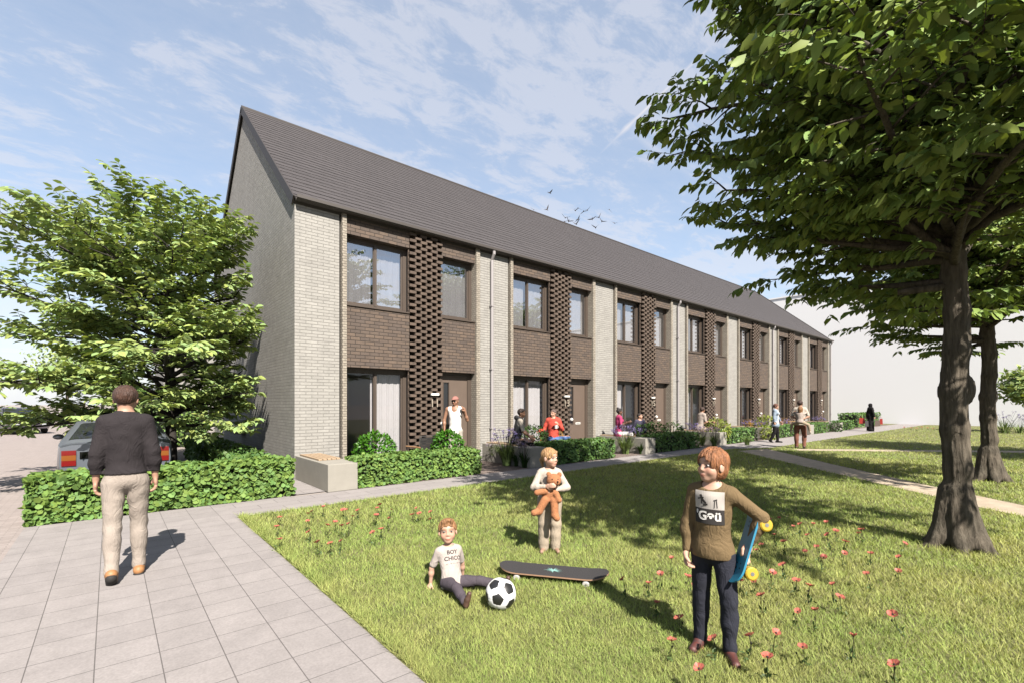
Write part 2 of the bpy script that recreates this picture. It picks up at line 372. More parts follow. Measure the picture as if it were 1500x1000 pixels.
    d.box(u0, g0, yb - .03, yb + .02, .05, 2.395, 'door_brown'); d.box(g1, u1, yb - .03, yb + .02, .05, 2.395, 'door_brown')
    d.box(g0, g1, yb - .03, yb + .02, .05, q0, 'door_brown'); d.box(g0, g1, yb - .03, yb + .02, q1, 2.395, 'door_brown')
    d.box(a1, pw, -.02, yb + .04, 0, .02, 'concrete'); d.box(a1, pw, yb + .04, yb + .06, .02, 2.47, 'frame_brown')
    for (e0, e1, e2, e3) in ((g0 - .02, g0, q0 - .02, q1 + .02), (g1, g1 + .02, q0 - .02, q1 + .02), (g0, g1, q0 - .02, q0), (g0, g1, q1, q1 + .02)):
        d.box(e0, e1, yb - .045, yb - .03, e2, e3, 'frame_brown')
    do = d.build('door', h)
    p = MB(); p.box(g0, g1, yb - .01, yb, q0, q1, mat('door_glass', (.02, .022, .025), .08, spec=.6)); p.build('pane', do)
    p = MB(); p.box(u0 + .42, u0 + .66, yb - .045, yb - .031, .92, .985, 'white_plastic'); p.box(u0 + .44, u0 + .64, yb - .047, yb - .045, .94, .965, 'steel'); p.build('letterbox', do)
    p = MB(); p.tube([(u0 + .05, yb - .03, 1.08), (u0 + .05, yb - .085, 1.08), (u0 + .05, yb - .085, 1.03)], .014, 'steel'); p.box(u0 + .03, u0 + .07, yb - .034, yb - .03, .98, 1.14, 'steel'); p.build('handle', do)
    # lamp and number on the relief panel
    b = MB(); b.box(a1 - .35, a1 - .12, -.1, -.055, 1.845, 1.9, 'white_plastic'); b.build('wall_lamp', h)
    b = MB(); b.ball((a1 - .02, -.09, 1.1), .055, 'white_plastic'); b.tube([(a1 - .02, -.09, 1.1), (a1 - .02, 0, 1.1)], .03, 'white_plastic'); b.build('doorbell', h)
    fo = bpy.data.objects.new('house_number', textmesh(number, .30, .006, mat('number_brass', (.46, .40, .32), .4))); C.objects.link(fo); fo.parent = h; fo.location = (a1 - .24, -.075, 1.54); fo.rotation_euler = (R(90), 0, 0)
    # inside: floors, back wall, curtains
    b = MB(); iw = 'interior_white'; xa, xb = max(x0 + .31, -.5), min(x1 - .31, pw + .5)
    b.box(xa, xb, .32, 4.2, 2.75, 3.05, iw); b.box(xa, xb, 4.2, 4.3, .02, EAVE - .1, iw); b.box(xa - .05, xa, .32, 4.2, .02, EAVE - .1, iw); b.box(xb, xb + .05, .32, 4.2, .02, EAVE - .1, iw)
    b.box(xa, xb, .21, 4.2, 0.0, .015, 'interior_floor'); b.box(xa, xb, .32, 4.2, EAVE - .12, EAVE - .02, iw); b.box(a0, a0 + .1, .25, 4.2, .02, 2.75, iw)
    b.build('interior', h)
    def curtain(u0, u1, z0, z1, y=.33):
        b = MB(); n = 40; vs = []
        for i in range(n + 1):
            u = u0 + (u1 - u0) * i / n; dy = .007 * math.sin(i * 1.9) + .006 * math.sin(i * .7)
            vs += [(u, y + dy, z0), (u, y + dy, z1)]
        b.add(vs, [(2 * i, 2 * i + 2, 2 * i + 3, 2 * i + 1) for i in range(n)], 'curtain'); b.build('curtain', h, smooth=True)
    if k == 0:
        curtain(.86, a0 - .02, .05, 2.45); curtain(a0 * .45, a0 * .51, .05, 2.45)
    elif k == 1: curtain(.02, a0 - .15, .05, 2.45)
    else: curtain(.02, .85 + .2 * (k % 2), .05, 2.45)
    curtain(a1 + .02, pw - .1, 3.9, 5.5); curtain(.02, a0 * .46, 3.95, 5.5); curtain(a0 * .5, a0 - .03, 3.95, 5.5)
    # roof
    b = MB(); rx0 = x0 - (.055 if first else 0); rx1 = x1 + (.15 if last else 0); hd = DEPTH / 2; ov = .085
    sl = math.atan2(RIDGE - EAVE, hd); run = (hd + ov) / math.cos(sl); nt_ = 29; st = run / nt_
    def rp(side, d, up):      # along the slope from the eave, lifted by up
        y = -ov + d * math.cos(sl); z = EAVE - ov * math.tan(sl) + d * math.sin(sl)
        y -= up * math.sin(sl); z += up * math.cos(sl)
        return (y if side == 0 else DEPTH - y), z
    rt = MATS['roof_tile']; xa, xb = rx0, rx1
    for side in (0, 1):
        for i in range(nt_ + 1):
            d0, d1 = i * st - (.02 if i else 0), (i + 1) * st
            if i == nt_: break
            y0, z0 = rp(side, d0, .038); y1, z1 = rp(side, d1, .027); y2, z2 = rp(side, d0, .02); y3, z3 = rp(side, d1, .0)
            b.add([(xa, y0, z0), (xb, y0, z0), (xb, y1, z1), (xa, y1, z1), (xa, y2, z2), (xb, y2, z2), (xb, y3, z3), (xa, y3, z3)],
                  [(0, 1, 2, 3) if side == 0 else (3, 2, 1, 0), (0, 4, 5, 1), (4, 7, 6, 5), (0, 3, 7, 4), (1, 5, 6, 2)], rt)
    yt, zt = rp(0, run, .05)
    b.tube([(xa, hd, zt - .03), (xb, hd, zt - .03)], .075, 'roof_trim', 10)
    # underlay and verge boards
    y0, z0 = rp(0, 0, -.002); y1, z1 = rp(0, run, -.002)
    for side in (0, 1):
        ya, za = rp(side, .02, -.004); yb_, zb_ = rp(side, run, -.004); yc, zc_ = rp(side, .02, -.1); yd, zd = rp(side, run, -.1)
        b.add([(xa + .02, ya, za), (xb - .02, ya, za), (xb - .02, yb_, zb_), (xa + .02, yb_, zb_), (xa + .02, yc, zc_), (xb - .02, yc, zc_), (xb - .02, yd, zd), (xa + .02, yd, zd)],
              [(0, 1, 2, 3), (7, 6, 5, 4), (0, 4, 5, 1), (0, 3, 7, 4), (1, 5, 6, 2)], 'roof_trim')
        for e, xx in ((first, xa), (last, xb)):
            if not e: continue
            xs, xe = xx - .012, xx + .022
            q = [rp(side, 0, .07), rp(side, run, .07), rp(side, run, -.13), rp(side, 0, -.13)]
            vs = [(xs, *p) for p in q] + [(xe, *p) for p in q]
            b.add(vs, [(3, 2, 1, 0), (4, 5, 6, 7), (0, 1, 5, 4), (1, 2, 6, 5), (2, 3, 7, 6), (3, 0, 4, 7)], 'roof_trim')
    b.build('roof', h)
    # gutter and soffit
    b = MB(); zg = EAVE - .105
    b.box(xa + .03, xb - (.03 if last else -.0), -ov - .02, .0, zg + .085, zg + .10, 'roof_trim')
    pr = [(-ov - .12, .115), (-ov - .12, .05), (-ov - .085, .012), (-ov - .01, .0), (-ov - .01, .11), (-ov - .02, .11), (-ov - .02, .02), (-ov - .08, .03), (-ov - .11, .06), (-ov - .11, .115)]
    n = len(pr); ga, gb = xa + (.05 if first else 0), xb - (.03 if last else 0)
    b.add([(ga, y, zg + z) for y, z in pr] + [(gb, y, zg + z) for y, z in pr], [(i, n + i, n + (i + 1) % n, (i + 1) % n) for i in range(n)] + [tuple(range(n)), tuple(range(n, 2 * n))[::-1]], 'gutter_metal')
    b.build('gutter', h)
    if k in (0, 2, 4, 6):
        b = MB(); xp = pw + .56 if not last else x1 - .12; yg = -ov - .08
        b.tube([(xp, yg, zg + .02), (xp, yg, zg - .06), (xp, -.065, zg - .22), (xp, -.065, .03)], .045, 'pipe_metal', 12)
        for zz in (.9, 2.6, 4.4): b.box(xp - .055, xp + .055, -.115, .0, zz, zz + .04, 'pipe_metal')
        b.build('downpipe', h, smooth=False)
    return h
LB = ['end house with the brick gable, number 11, behind the man in a white tank top',
      'house behind the man in the coral hoodie, second from the brick gable',
      'house behind the woman in pink, third from the brick gable',
      'house behind the seated man in a beige tee, fourth from the brick gable',
      'house behind the woman in a denim shirt, fifth from the brick gable',
      'house next to the last one of the row, sixth from the brick gable',
      'last house of the row, nearest the white block building']
for k in range(7): house(k, k == 0, k == 6, str(11 + 2 * k), LB[k])
# a second row farther back, seen through the young tree
b = MB(); b.box(0, 20, 0, 9, 0, 6.1, 'light_brick'); h2 = thing('brick_house', 'distant brick house with a brown pitched roof behind the young tree', 'house', (3.0, 43, 0))
b.add([(0, 0, 6.1), (0, 9, 6.1), (0, 4.5, 10), (.3, 0, 6.1), (.3, 9, 6.1), (.3, 4.5, 10)], [(0, 1, 2), (3, 5, 4)], 'light_brick'); b.build('wall', h2)
b = MB()
for s in (0, 1):
    f = (lambda y: y) if s == 0 else (lambda y: 9 - y)
    b.add([(-.1, f(-.3), 5.9), (20.1, f(-.3), 5.9), (20.1, f(4.5), 10.06), (-.1, f(4.5), 10.06), (-.1, f(-.3), 5.75), (20.1, f(-.3), 5.75), (20.1, f(4.5), 9.9), (-.1, f(4.5), 9.9)], [(0, 1, 2, 3), (7, 6, 5, 4), (0, 4, 5, 1), (0, 3, 7, 4), (1, 5, 6, 2)], 'roof_tile')
b.build('roof', h2)
for x in (1.2, 4.5):
    for z in (1, 3.8):
        b = MB(); b.box(x, x + 1.5, -.05, -.002, z, z + 1.4, 'frame_brown'); b.box(x + .1, x + 1.4, -.06, -.051, z + .1, z + 1.3, 'glass_up'); b.build('window', h2)
# small things on the gable
b = MB(); b.box(0, .30, -.3, .3, 0, .17, 'concrete'); b.box(-.015, .30, -.32, .32, .17, .19, 'concrete')
tag(b.build('meter_box', loc=(2.73, 15.9, .74), bevel=.01), 'pale box mounted low on the brick gable wall', 'box')

# ------------------------------------------------------------------ front gardens: concrete bench blocks
def planter(k, label):
    t = thing('bench_block', label, 'bench', (3.04 + MOD * k, 8.76, 0), group='concrete bench blocks along the footpath')
    b = MB(); b.box(0, .56, 0, YF - 8.765, 0, .505, 'concrete'); b.build('block', t, bevel=.008)
    b = MB()
    for i in range(5): b.box(.07 + i * .088, .07 + i * .088 + .072, .72, 1.92, .506, .54, 'timber')
    b.build('slat_seat', t, bevel=.004); return t
PL = ['bare concrete bench block with timber slats at the near corner of the brick row', 'concrete bench block the man in the grey sleeveless hoodie sits on', 'concrete bench block the woman in pink sits on',
      'concrete bench block the man in the beige tee sits on', 'concrete bench block half hidden behind the woman in a denim shirt', 'concrete bench block right of the adult giving a piggyback', 'farthest concrete bench block, before the last house']
for k in range(7): planter(k, PL[k])
# ------------------------------------------------------------------ figures: a smooth distance field per body and garment, meshed with surface nets
def surface_nets(Fd, lo, h):
    S = Fd < 0; nx, ny, nz = Fd.shape
    c = [S[i:nx - 1 + i, j:ny - 1 + j, k:nz - 1 + k] for i in (0, 1) for j in (0, 1) for k in (0, 1)]
    cnt = sum(a.astype(np.int8) for a in c); act = (cnt > 0) & (cnt < 8)
    idx = -np.ones(act.shape, np.int64); I = np.argwhere(act); idx[act] = np.arange(len(I))
    acc = np.zeros((len(I), 3)); w = np.zeros(len(I))
    co = [(i, j, k) for i in (0, 1) for j in (0, 1) for k in (0, 1)]
    vals = {q: Fd[I[:, 0] + q[0], I[:, 1] + q[1], I[:, 2] + q[2]] for q in co}
    for a in co:
        for d in range(3):
            if a[d]: continue
            b = list(a); b[d] = 1; b = tuple(b); va, vb = vals[a], vals[b]; m = (va < 0) != (vb < 0)
            t = np.where(m, va / np.where(m, va - vb, 1), 0)
            for e in range(3): acc[:, e] += np.where(m, a[e] + (t if e == d else 0), 0)
            w += m
    V = (I + acc / w[:, None]) * h + np.asarray(lo)
    Fs = []
    for d in range(3):
        sl0 = [slice(1, -1)] * 3; sl1 = [slice(1, -1)] * 3; sl0[d] = slice(0, -1); sl1[d] = slice(1, None)
        A, B = S[tuple(sl0)], S[tuple(sl1)]; E = np.argwhere(A != B)
        if not len(E): continue
        flip = A[E[:, 0], E[:, 1], E[:, 2]]
        base = E + 1; base[:, d] -= 1
        e1, e2 = [(1, 2), (2, 0), (0, 1)][d]
        def cell(o1, o2):
            q = base.copy(); q[:, e1] -= o1; q[:, e2] -= o2; return idx[q[:, 0], q[:, 1], q[:, 2]]
        Q = np.stack([cell(1, 1), cell(0, 1), cell(0, 0), cell(1, 0)], 1)
        Q[~flip] = Q[~flip][:, ::-1]; Fs.append(Q)
    return V, np.concatenate(Fs)
A3 = lambda v: np.asarray(v, float)
def nrm(v): v = A3(v); return v / (np.linalg.norm(v) + 1e-9)
# primitives: ('c', a, b, ra, rb, k) capsule; ('e', centre, radii, R(3x3 rows = axes), k) ellipsoid
def cap(a, b, ra, rb=None, k=.02): return ('c', A3(a), A3(b), ra, ra if rb is None else rb, k)
def ell(c, r, Rm=None, k=.02): return ('e', A3(c), A3(r), np.eye(3) if Rm is None else np.asarray(Rm, float), k)
def infl(p, o, k=None):
    if p[0] == 'c': return ('c', p[1], p[2], p[3] + o, p[4] + o, p[5] if k is None else k)
    return ('e', p[1], p[2] + o, p[3], p[4] if k is None else k)
def field(prims, h, cuts=(), carve=(), wr=0., extra=None, seed=0):
    lo = np.full(3, 1e9); hi = -lo
    for p in prims:
        if p[0] == 'c':
            r = max(p[3], p[4]); lo = np.minimum(lo, np.minimum(p[1], p[2]) - r); hi = np.maximum(hi, np.maximum(p[1], p[2]) + r)
        else:
            r = max(p[2]); lo = np.minimum(lo, p[1] - r); hi = np.maximum(hi, p[1] + r)
    lo -= 4 * h; hi += 4 * h
    n = np.ceil((hi - lo) / h).astype(int) + 1
    Fd = np.full(n, 1.0, np.float32); ax = [lo[i] + h * np.arange(n[i]) for i in range(3)]
    def region(plo, phi):
        i0 = np.maximum(np.floor((plo - lo) / h).astype(int), 0); i1 = np.minimum(np.ceil((phi - lo) / h).astype(int) + 1, n)
        return tuple(slice(i0[i], i1[i]) for i in range(3))
    def ev(p, sl):
        X = ax[0][sl[0]][:, None, None]; Y = ax[1][sl[1]][None, :, None]; Z = ax[2][sl[2]][None, None, :]
        if p[0] == 'c':
            a, b, ra, rb = p[1:5]; ba = b - a; L2 = float(ba @ ba) + 1e-12
            dx, dy, dz = X - a[0], Y - a[1], Z - a[2]
            t = np.clip((dx * ba[0] + dy * ba[1] + dz * ba[2]) / L2, 0, 1)
            return np.sqrt((dx - t * ba[0]) ** 2 + (dy - t * ba[1]) ** 2 + (dz - t * ba[2]) ** 2) - (ra + t * (rb - ra))
        c, r, Rm = p[1:4]; dx, dy, dz = X - c[0], Y - c[1], Z - c[2]
        q = [dx * Rm[i][0] + dy * Rm[i][1] + dz * Rm[i][2] for i in range(3)]
        k0 = np.sqrt(sum((q[i] / r[i]) ** 2 for i in range(3))); k1 = np.sqrt(sum((q[i] / r[i] ** 2) ** 2 for i in range(3)))
        return k0 * (k0 - 1) / (k1 + 1e-9)
    def bb(p, m):
        r = (max(p[3], p[4]) if p[0] == 'c' else max(p[2])) + m
        return (np.minimum(p[1], p[2]) - r, np.maximum(p[1], p[2]) + r) if p[0] == 'c' else (p[1] - r, p[1] + r)
    for p in prims:
        k = p[5] if p[0] == 'c' else p[4]; sl = region(*bb(p, k + 3 * h)); d = ev(p, sl); o = Fd[sl]
        if d.size == 0: continue
        hh = np.maximum(k - np.abs(o - d), 0) / max(k, 1e-6); Fd[sl] = np.minimum(o, d) - hh * hh * k * .25
    X = ax[0][:, None, None]; Y = ax[1][None, :, None]; Z = ax[2][None, None, :]
    if wr:
        r_ = random.Random(seed); w = 0
        for i in range(3):
            fx, fy, fz = r_.uniform(-14, 14), r_.uniform(-14, 14), r_.choice((-1, 1)) * r_.uniform(22, 48)
            w = w + np.sin(X * fx + Y * fy + Z * fz + 2.2 * np.sin(X * 11 + i) + 2 * np.sin(Z * 7 + Y * 9 + i))
        Fd += (wr * .45 * w / 2).astype(np.float32)
    for c_, n_ in cuts:
        c_, n_ = A3(c_), nrm(n_); Fd = np.maximum(Fd, ((X - c_[0]) * n_[0] + (Y - c_[1]) * n_[1] + (Z - c_[2]) * n_[2]).astype(np.float32))
    for q in carve:
        k = q[5] if q[0] == 'c' else q[4]; sl = region(*bb(q, k + 3 * h)); d = -ev(q, sl); o = Fd[sl]
        if d.size == 0: continue
        hh = np.maximum(k - np.abs(o - d), 0) / max(k, 1e-6); Fd[sl] = np.maximum(o, d) + hh * hh * k * .25
    if extra is not None: Fd = extra(Fd, X, Y, Z)
    return Fd.astype(np.float32), lo
def sdfmesh(name, prims, h, m, parent=None, cuts=(), carve=(), wr=0., extra=None, colf=None, seed=0):
    Fd, lo = field(prims, h, cuts, carve, wr, extra, seed); Fd[0] = Fd[-1] = 1; Fd[:, 0] = Fd[:, -1] = 1; Fd[:, :, 0] = Fd[:, :, -1] = 1
    V, Q = surface_nets(Fd, lo, h)
    return npmesh(name, V, Q, m, parent, col=None if colf is None else colf(V))

SKIN = {'fair': (.62, .36, .25), 'pale': (.66, .40, .29), 'tan': (.40, .21, .13), 'dark': (.19, .095, .06), 'olive': (.46, .26, .17)}
def skinmat(k): return mat('skin_' + k, SKIN[k], .55, .06, 30., spec=.35, attr='tint')
def clothmat(name, col, rough, var, vs):
    m = mat(name, col, rough, var, vs, spec=.12); nt = m.node_tree; L = nt.links.new; b = nt.nodes['Principled BSDF']; tc = node(nt, 'ShaderNodeTexCoord')
    mp = node(nt, 'ShaderNodeMapping'); mp.inputs['Scale'].default_value = (1, 1, .55); mp.inputs['Rotation'].default_value = (.5, .35, .2); L(tc.outputs['Object'], mp.inputs[0])
    n1 = node(nt, 'ShaderNodeTexNoise', i_Scale=11., i_Detail=3., i_Roughness=.55, i_Distortion=1.6); L(mp.outputs[0], n1.inputs['Vector']); n2 = node(nt, 'ShaderNodeTexNoise', i_Scale=260., i_Detail=2.); L(tc.outputs['Object'], n2.inputs['Vector'])
    h = mathn(nt, 'MULTIPLY_ADD', n2.outputs[0], .05, mathn(nt, 'ABSOLUTE', mathn(nt, 'SUBTRACT', n1.outputs[0], .5))); bp = node(nt, 'ShaderNodeBump', i_Strength=.5, i_Distance=.04); L(h, bp.inputs['Height']); L(bp.outputs[0], b.inputs['Normal']); return m
def cloth(name, col, rough=.9, var=.10, vs=9.): return clothmat('cloth_' + name, col, rough, var, vs)
def hairmat(name, col): return mat('hair_' + name, col, .55, .5, 45., .9, 110, spec=.3, vstretch=(1, 1, .18))
mat('eye_white', (.36, .32, .30), .3); mat('eye_dark', (.03, .018, .012), .15)

def figure(label, loc, rz, H, front=(0, -1), hr=.133, lean=(0, 0, 1), look=None, roll=0., skin='fair', build=1., h=.012, female=False,
           aL=((.25, -.02, -1), (.1, -.15, -1)), aR=((-.25, -.02, -1), (-.1, -.15, -1)), lL=((.05, 0, -1), (0, .03, -1)), lR=((-.05, 0, -1), (0, .03, -1)),
           toes=None, hipz=None, hair='short', haircol=None, clothes=(), curl=(.5, .5), palmL=None, palmR=None, legk=.5, shw=None, group=None, feetz=0., twist=None, eyes=True, bodyext=None, hand_mesh=True, cheek=0.):
    """figure posed in its own axes: x to the viewer's right, y away, z up when rz turns it to the viewer"""
    root = thing('person', label, 'person', loc, rz, group)
    f = nrm((*front, 0)); l = A3((-f[1], f[0], 0)); u = nrm(lean); fb = nrm(f - u * (f @ u)); lb = np.cross(u, fb) * 1.0
    if lb @ l < 0: lb = -lb
    hh = H * hr; hip = H * (.50 if legk == .5 else legk); nz = H - hh * 1.12
    tor = nz - hip; P = A3((0, 0, 0)); N = P + u * tor
    f2 = fb; l2 = lb
    if twist: f2 = nrm((*twist, 0)); f2 = nrm(f2 - u * (f2 @ u)); l2 = np.cross(u, f2); l2 = l2 if l2 @ A3((-f2[1], f2[0], 0)) > 0 else -l2
    sw = (shw or (.094 if not female else .083)) * H * (1 if hr < .15 else .92); hw = .05 * H
    S = {'L': N + l2 * sw - u * .038 * H, 'R': N - l2 * sw - u * .038 * H}
    Hp = {'L': P + lb * hw - u * .01 * H, 'R': P - lb * hw - u * .01 * H}
    kid = hr > .15; ua, fa, hl = .165 * H, .14 * H, (.098 if not kid else .1) * H
    th, sh = (hip - .04 * H) * .5, (hip - .04 * H) * .5; B = build
    J = {}
    for s, a in (('L', aL), ('R', aR)):
        J['E' + s] = S[s] + nrm(a[0]) * ua; J['W' + s] = J['E' + s] + nrm(a[1]) * fa
        J['h' + s] = nrm(a[2]) if len(a) > 2 else nrm(a[1])
    for s, a in (('L', lL), ('R', lR)):
        J['K' + s] = Hp[s] + nrm(a[0]) * th; J['A' + s] = J['K' + s] + nrm(a[1]) * sh
    # place: soles on feetz, or hips at hipz
    zoff = (hipz - 0) if hipz is not None else feetz + .04 * H - min(J['AL'][2], J['AR'][2])
    dz = A3((0, 0, zoff))
    for k_ in list(J):
        if k_[0] != 'h': J[k_] = J[k_] + dz
    P = P + dz; N = N + dz
    for s in 'LR': S[s] = S[s] + dz; Hp[s] = Hp[s] + dz
    Rb = np.stack([l2, f2, u]); Rp = np.stack([lb, fb, u])
    tp = []   # torso
    tp.append(ell(P + u * .015 * H, (.086 * H * B, .064 * H * B, .07 * H), Rp, .03 * H))
    tp.append(ell(P + u * tor * .34 + fb * .004 * H, ((.078 if not female else .068) * H * B, .056 * H * B, .11 * H), (Rb + Rp) / 2 if not twist else Rb, .04 * H))
    tp.append(ell(P + u * tor * .70, ((.088 if not female else .078) * H * B, .062 * H * B, .115 * H), Rb, .04 * H))
    if female:
        for sg in (1, -1): tp.append(ell(P + u * tor * .70 + l2 * sg * .04 * H + f2 * .048 * H, (.035 * H, .033 * H, .035 * H), Rb, .02 * H))
    tp.append(cap(S['L'] - l2 * .02 * H, S['R'] + l2 * .02 * H, .034 * H * B, k=.035 * H)); tp.append(cap(N - u * .045 * H, N + u * .0 * H, .05 * H, .03 * H, k=.03 * H))
    hd = nrm(look) if look is not None else fb; upv = u * .35 + A3((0, 0, 1)) * .65; ul = nrm(upv - hd * (upv @ hd)); ll = np.cross(ul, hd); ll = -ll
    if ll @ A3((-hd[1], hd[0], 0)) < 0: ll = -ll
    if roll: ul = nrm(ul + ll * math.tan(roll)); ll = nrm(ll - ul * (ll @ ul))
    HC = N + nrm(u * .5 + A3((0, 0, 1)) * .5) * hh * .60 + fb * hh * .08
    Rh = np.stack([ll, hd, ul]); hp = lambda a, b, c: HC + (ll * a + hd * b + ul * c) * hh
    head = [ell(hp(0, -.05, .12), (.345 * hh, .43 * hh, .385 * hh), Rh, .03 * H * .5),
            ell(hp(0, .07, -.16), ((.275 if not kid else .30) * hh, .31 * hh, .33 * hh), Rh, .05 * hh), ell(hp(0, .23, -.40), (.13 * hh, .11 * hh, .10 * hh), Rh, .08 * hh),
            cap(hp(0, .37, .02), hp(0, .405 if kid else .44, -.14), .028 * hh, (.042 if kid else .055) * hh, .05 * hh), ell(hp(0, .30, .10), (.24 * hh, .07 * hh, .05 * hh), Rh, .06 * hh),
            ell(hp(0, .355, -.285), (.105 * hh, .045 * hh, .022 * hh), Rh, .03 * hh), ell(hp(0, .345, -.335), (.085 * hh, .045 * hh, .024 * hh), Rh, .03 * hh)]
    for sg in (1, -1):
        head += [ell(hp(sg * .36, -.02, -.06), (.04 * hh, .09 * hh, .13 * hh), Rh, .02 * hh), ell(hp(sg * .055, .37 if kid else .40, -.16), (.035 * hh, .04 * hh, .03 * hh), Rh, .03 * hh),
                 ell(hp(sg * .18, .20, -.17), (.11 * hh, .12 * hh, .12 * hh), Rh, .06 * hh)]
    sock = [ell(hp(sg * .155, .40, -.01), (.085 * hh, .075 * hh, .055 * hh), Rh, .05 * hh) for sg in (1, -1)]
    neck = [cap(N - u * .02 * H, hp(0, -.07, -.25), .030 * H if not female else .025 * H, (.029 if not female else .024) * H, .02 * H)] if not kid else [cap(N - u * .02 * H, hp(0, -.05, -.25), .03 * H, .027 * H, .015 * H)]
    arms = {}; legs = {}; hands = []; feet = {}
    Bl = B if B < 1.1 else 1.1; kf = 1.02 if kid else (1. if not female else .86)
    for s in 'LR':
        arms[s] = [cap(S[s], J['E' + s], .027 * H * Bl * kf, .0215 * H * kf, .02 * H), cap(J['E' + s], J['W' + s], .0225 * H * kf, .0145 * H * kf, .012 * H), ell(J['E' + s] * .68 + J['W' + s] * .32, (.024 * H * kf,) * 3, None, .02 * H)]
        legs[s] = [cap(Hp[s], J['K' + s], .049 * H * B, .032 * H, .014 * H), cap(J['K' + s], J['A' + s], .031 * H, .021 * H, .012 * H),
                   ell(J['K' + s] * .68 + J['A' + s] * .32 - (nrm(fb) * .010 * H), (.030 * H, .031 * H, .065 * H), None, .02 * H) if abs(nrm(J['A' + s] - J['K' + s])[2]) > .8 else cap(J['K' + s], J['K' + s] * .5 + J['A' + s] * .5, .031 * H, .033 * H, .015 * H)]
        t = nrm((toes or {}).get(s, fb)); hl_ = J['A' + s] - t * .03 * H + A3((0, 0, -.018 * H)); td = J['A' + s] + t * .095 * H + A3((0, 0, -.024 * H))
        if (toes or {}).get('flex' + s): td = J['A' + s] + t * .085 * H; hl_ = J['A' + s] - nrm(J['K' + s] - J['A' + s]) * .035 * H - t * .015 * H
        feet[s] = [cap(hl_, td, .021 * H, .016 * H, .01 * H), cap(J['A' + s], (hl_ + td) / 2, .02 * H, .018 * H, .015 * H)]
        # the hand
        d = J['h' + s]; W_ = J['W' + s]; pn = {'L': palmL, 'R': palmR}[s]
        pn = nrm(pn) if pn is not None else nrm((-l2 if s == 'L' else l2)); pn = nrm(pn - d * (pn @ d)); sd = np.cross(d, pn); ref = f2 if abs(f2 @ d) < .8 else u
        if sd @ ref < 0: sd = -sd          # thumb side
        cu = curl[0] if s == 'L' else curl[1]; fr = .0078 * H * (1.12 if kid else 1)
        pc = W_ + d * hl * .27; hands.append(ell(pc, (hl * .24, hl * .30, hl * .115), np.stack([sd, d, pn]), .008 * H))
        for i, (o, ln) in enumerate(((.17, .42), (.06, .47), (-.055, .44), (-.16, .35))):
            b0 = W_ + d * hl * .50 + sd * o * hl; ang = cu * (.9 + .12 * i); p = b0; dd = d
            for sgm, q in ((.42, .55), (.33, 1.0), (.25, 1.0)):
                dd = nrm(dd * math.cos(ang * q) + pn * math.sin(ang * q)); pe = p + dd * hl * ln * sgm * 1.05; hands.append(cap(p, pe, fr * (1 if sgm > .4 else .92), fr * .86, .002 * H)); p = pe
        b0 = W_ + d * hl * .16 + sd * hl * .16; t1 = b0 + nrm(sd * .8 + d * .7 + pn * .45) * hl * .27; t2 = t1 + nrm(d + sd * .1 + pn * (.4 + cu * .5)) * hl * .25
        hands += [cap(b0, t1, fr * 1.5, fr * 1.12, .005 * H), cap(t1, t2, fr * 1.1, fr * .85, .002 * H)]
    allp = tp + head + neck + arms['L'] + arms['R'] + legs['L'] + legs['R'] + feet['L'] + feet['R'] + hands
    sc = SKIN[skin]; LC = A3((1.0, .62, .60))
    def colf(V):
        q = (V - HC) @ Rh.T / hh; c = np.ones((len(V), 3))
        def blob(ctr, rad, col, pw=2.):
            d = np.sqrt((((q - A3(ctr)) / A3(rad)) ** 2).sum(1)); w = np.clip(1.25 - d, 0, 1)[:, None] ** .6 * (d < 1.25)[:, None]
            c[:] = c * (1 - w) + A3(col) * w
        for sg in (1, -1): blob((sg * .2, .3, -.15), (.13, .2, .12), (1., .86, .82))
        blob((0, .40, -.31), (.115, .10, .048), (.80, .45, .42))
        hc = A3(haircol if haircol else (.1, .06, .04)) / A3(sc)
        for sg in (1, -1): blob((sg * .155, .36, .105), (.11, .12, .022), np.clip(hc * .9, 0, 1)); blob((sg * .155, .36, .015), (.075, .10, .014), np.clip(hc * .5, 0, .6))
        return c
    mb = sdfmesh('body', allp, h, skinmat(skin), root, carve=sock, colf=colf, extra=bodyext)
    if eyes:
        for sg in (1, -1):
            e = MB(); cc = hp(sg * .152, .315, -.012); e.ball(cc, .050 * hh, 'eye_white', 12, 8, 1.1, 1, .8); e.ball(cc + hd * .022 * hh, .036 * hh, 'eye_dark', 10, 6, 1, 1, .9); e.build('eye', root, smooth=True)
    sk = dict(P=P, N=N, S=S, Hp=Hp, J=J, u=u, f=f2, l=l2, fb=fb, lb=lb, HC=HC, Rh=Rh, hh=hh, hp=hp, tp=tp, arms=arms, legs=legs, feet=feet, head=head, tor=tor, H=H, root=root, neck=neck, h=h, hd=hd, ul=ul, ll=ll)
    # hair
    if hair:
        hm = hairmat('%.2f_%.2f' % (haircol[0], haircol[1]), haircol)
        cr = lambda t: ell(hp(0, -.05, .12), ((.345 + t) * hh, (.43 + t) * hh, (.385 + t) * hh), Rh, .02 * hh)
        def strands(amp, fx):
            def ex(Fd, X, Y, Z):
                a = ll[0] * (X - HC[0]) + ll[1] * (Y - HC[1]) + ll[2] * (Z - HC[2]); b_ = hd[0] * (X - HC[0]) + hd[1] * (Y - HC[1]) + hd[2] * (Z - HC[2])
                an = np.arctan2(a, b_ + .1 * hh); return Fd + (amp * hh * (np.sin(an * fx) + .6 * np.sin(an * fx * 2.3 + 1) * np.ones_like(Fd))).astype(np.float32)
            return ex
        hcut = lambda b0, c0, b1, c1: (hp(0, b0, c0), -(ul * (b0 - b1) - hd * (c0 - c1)) * 1.0)
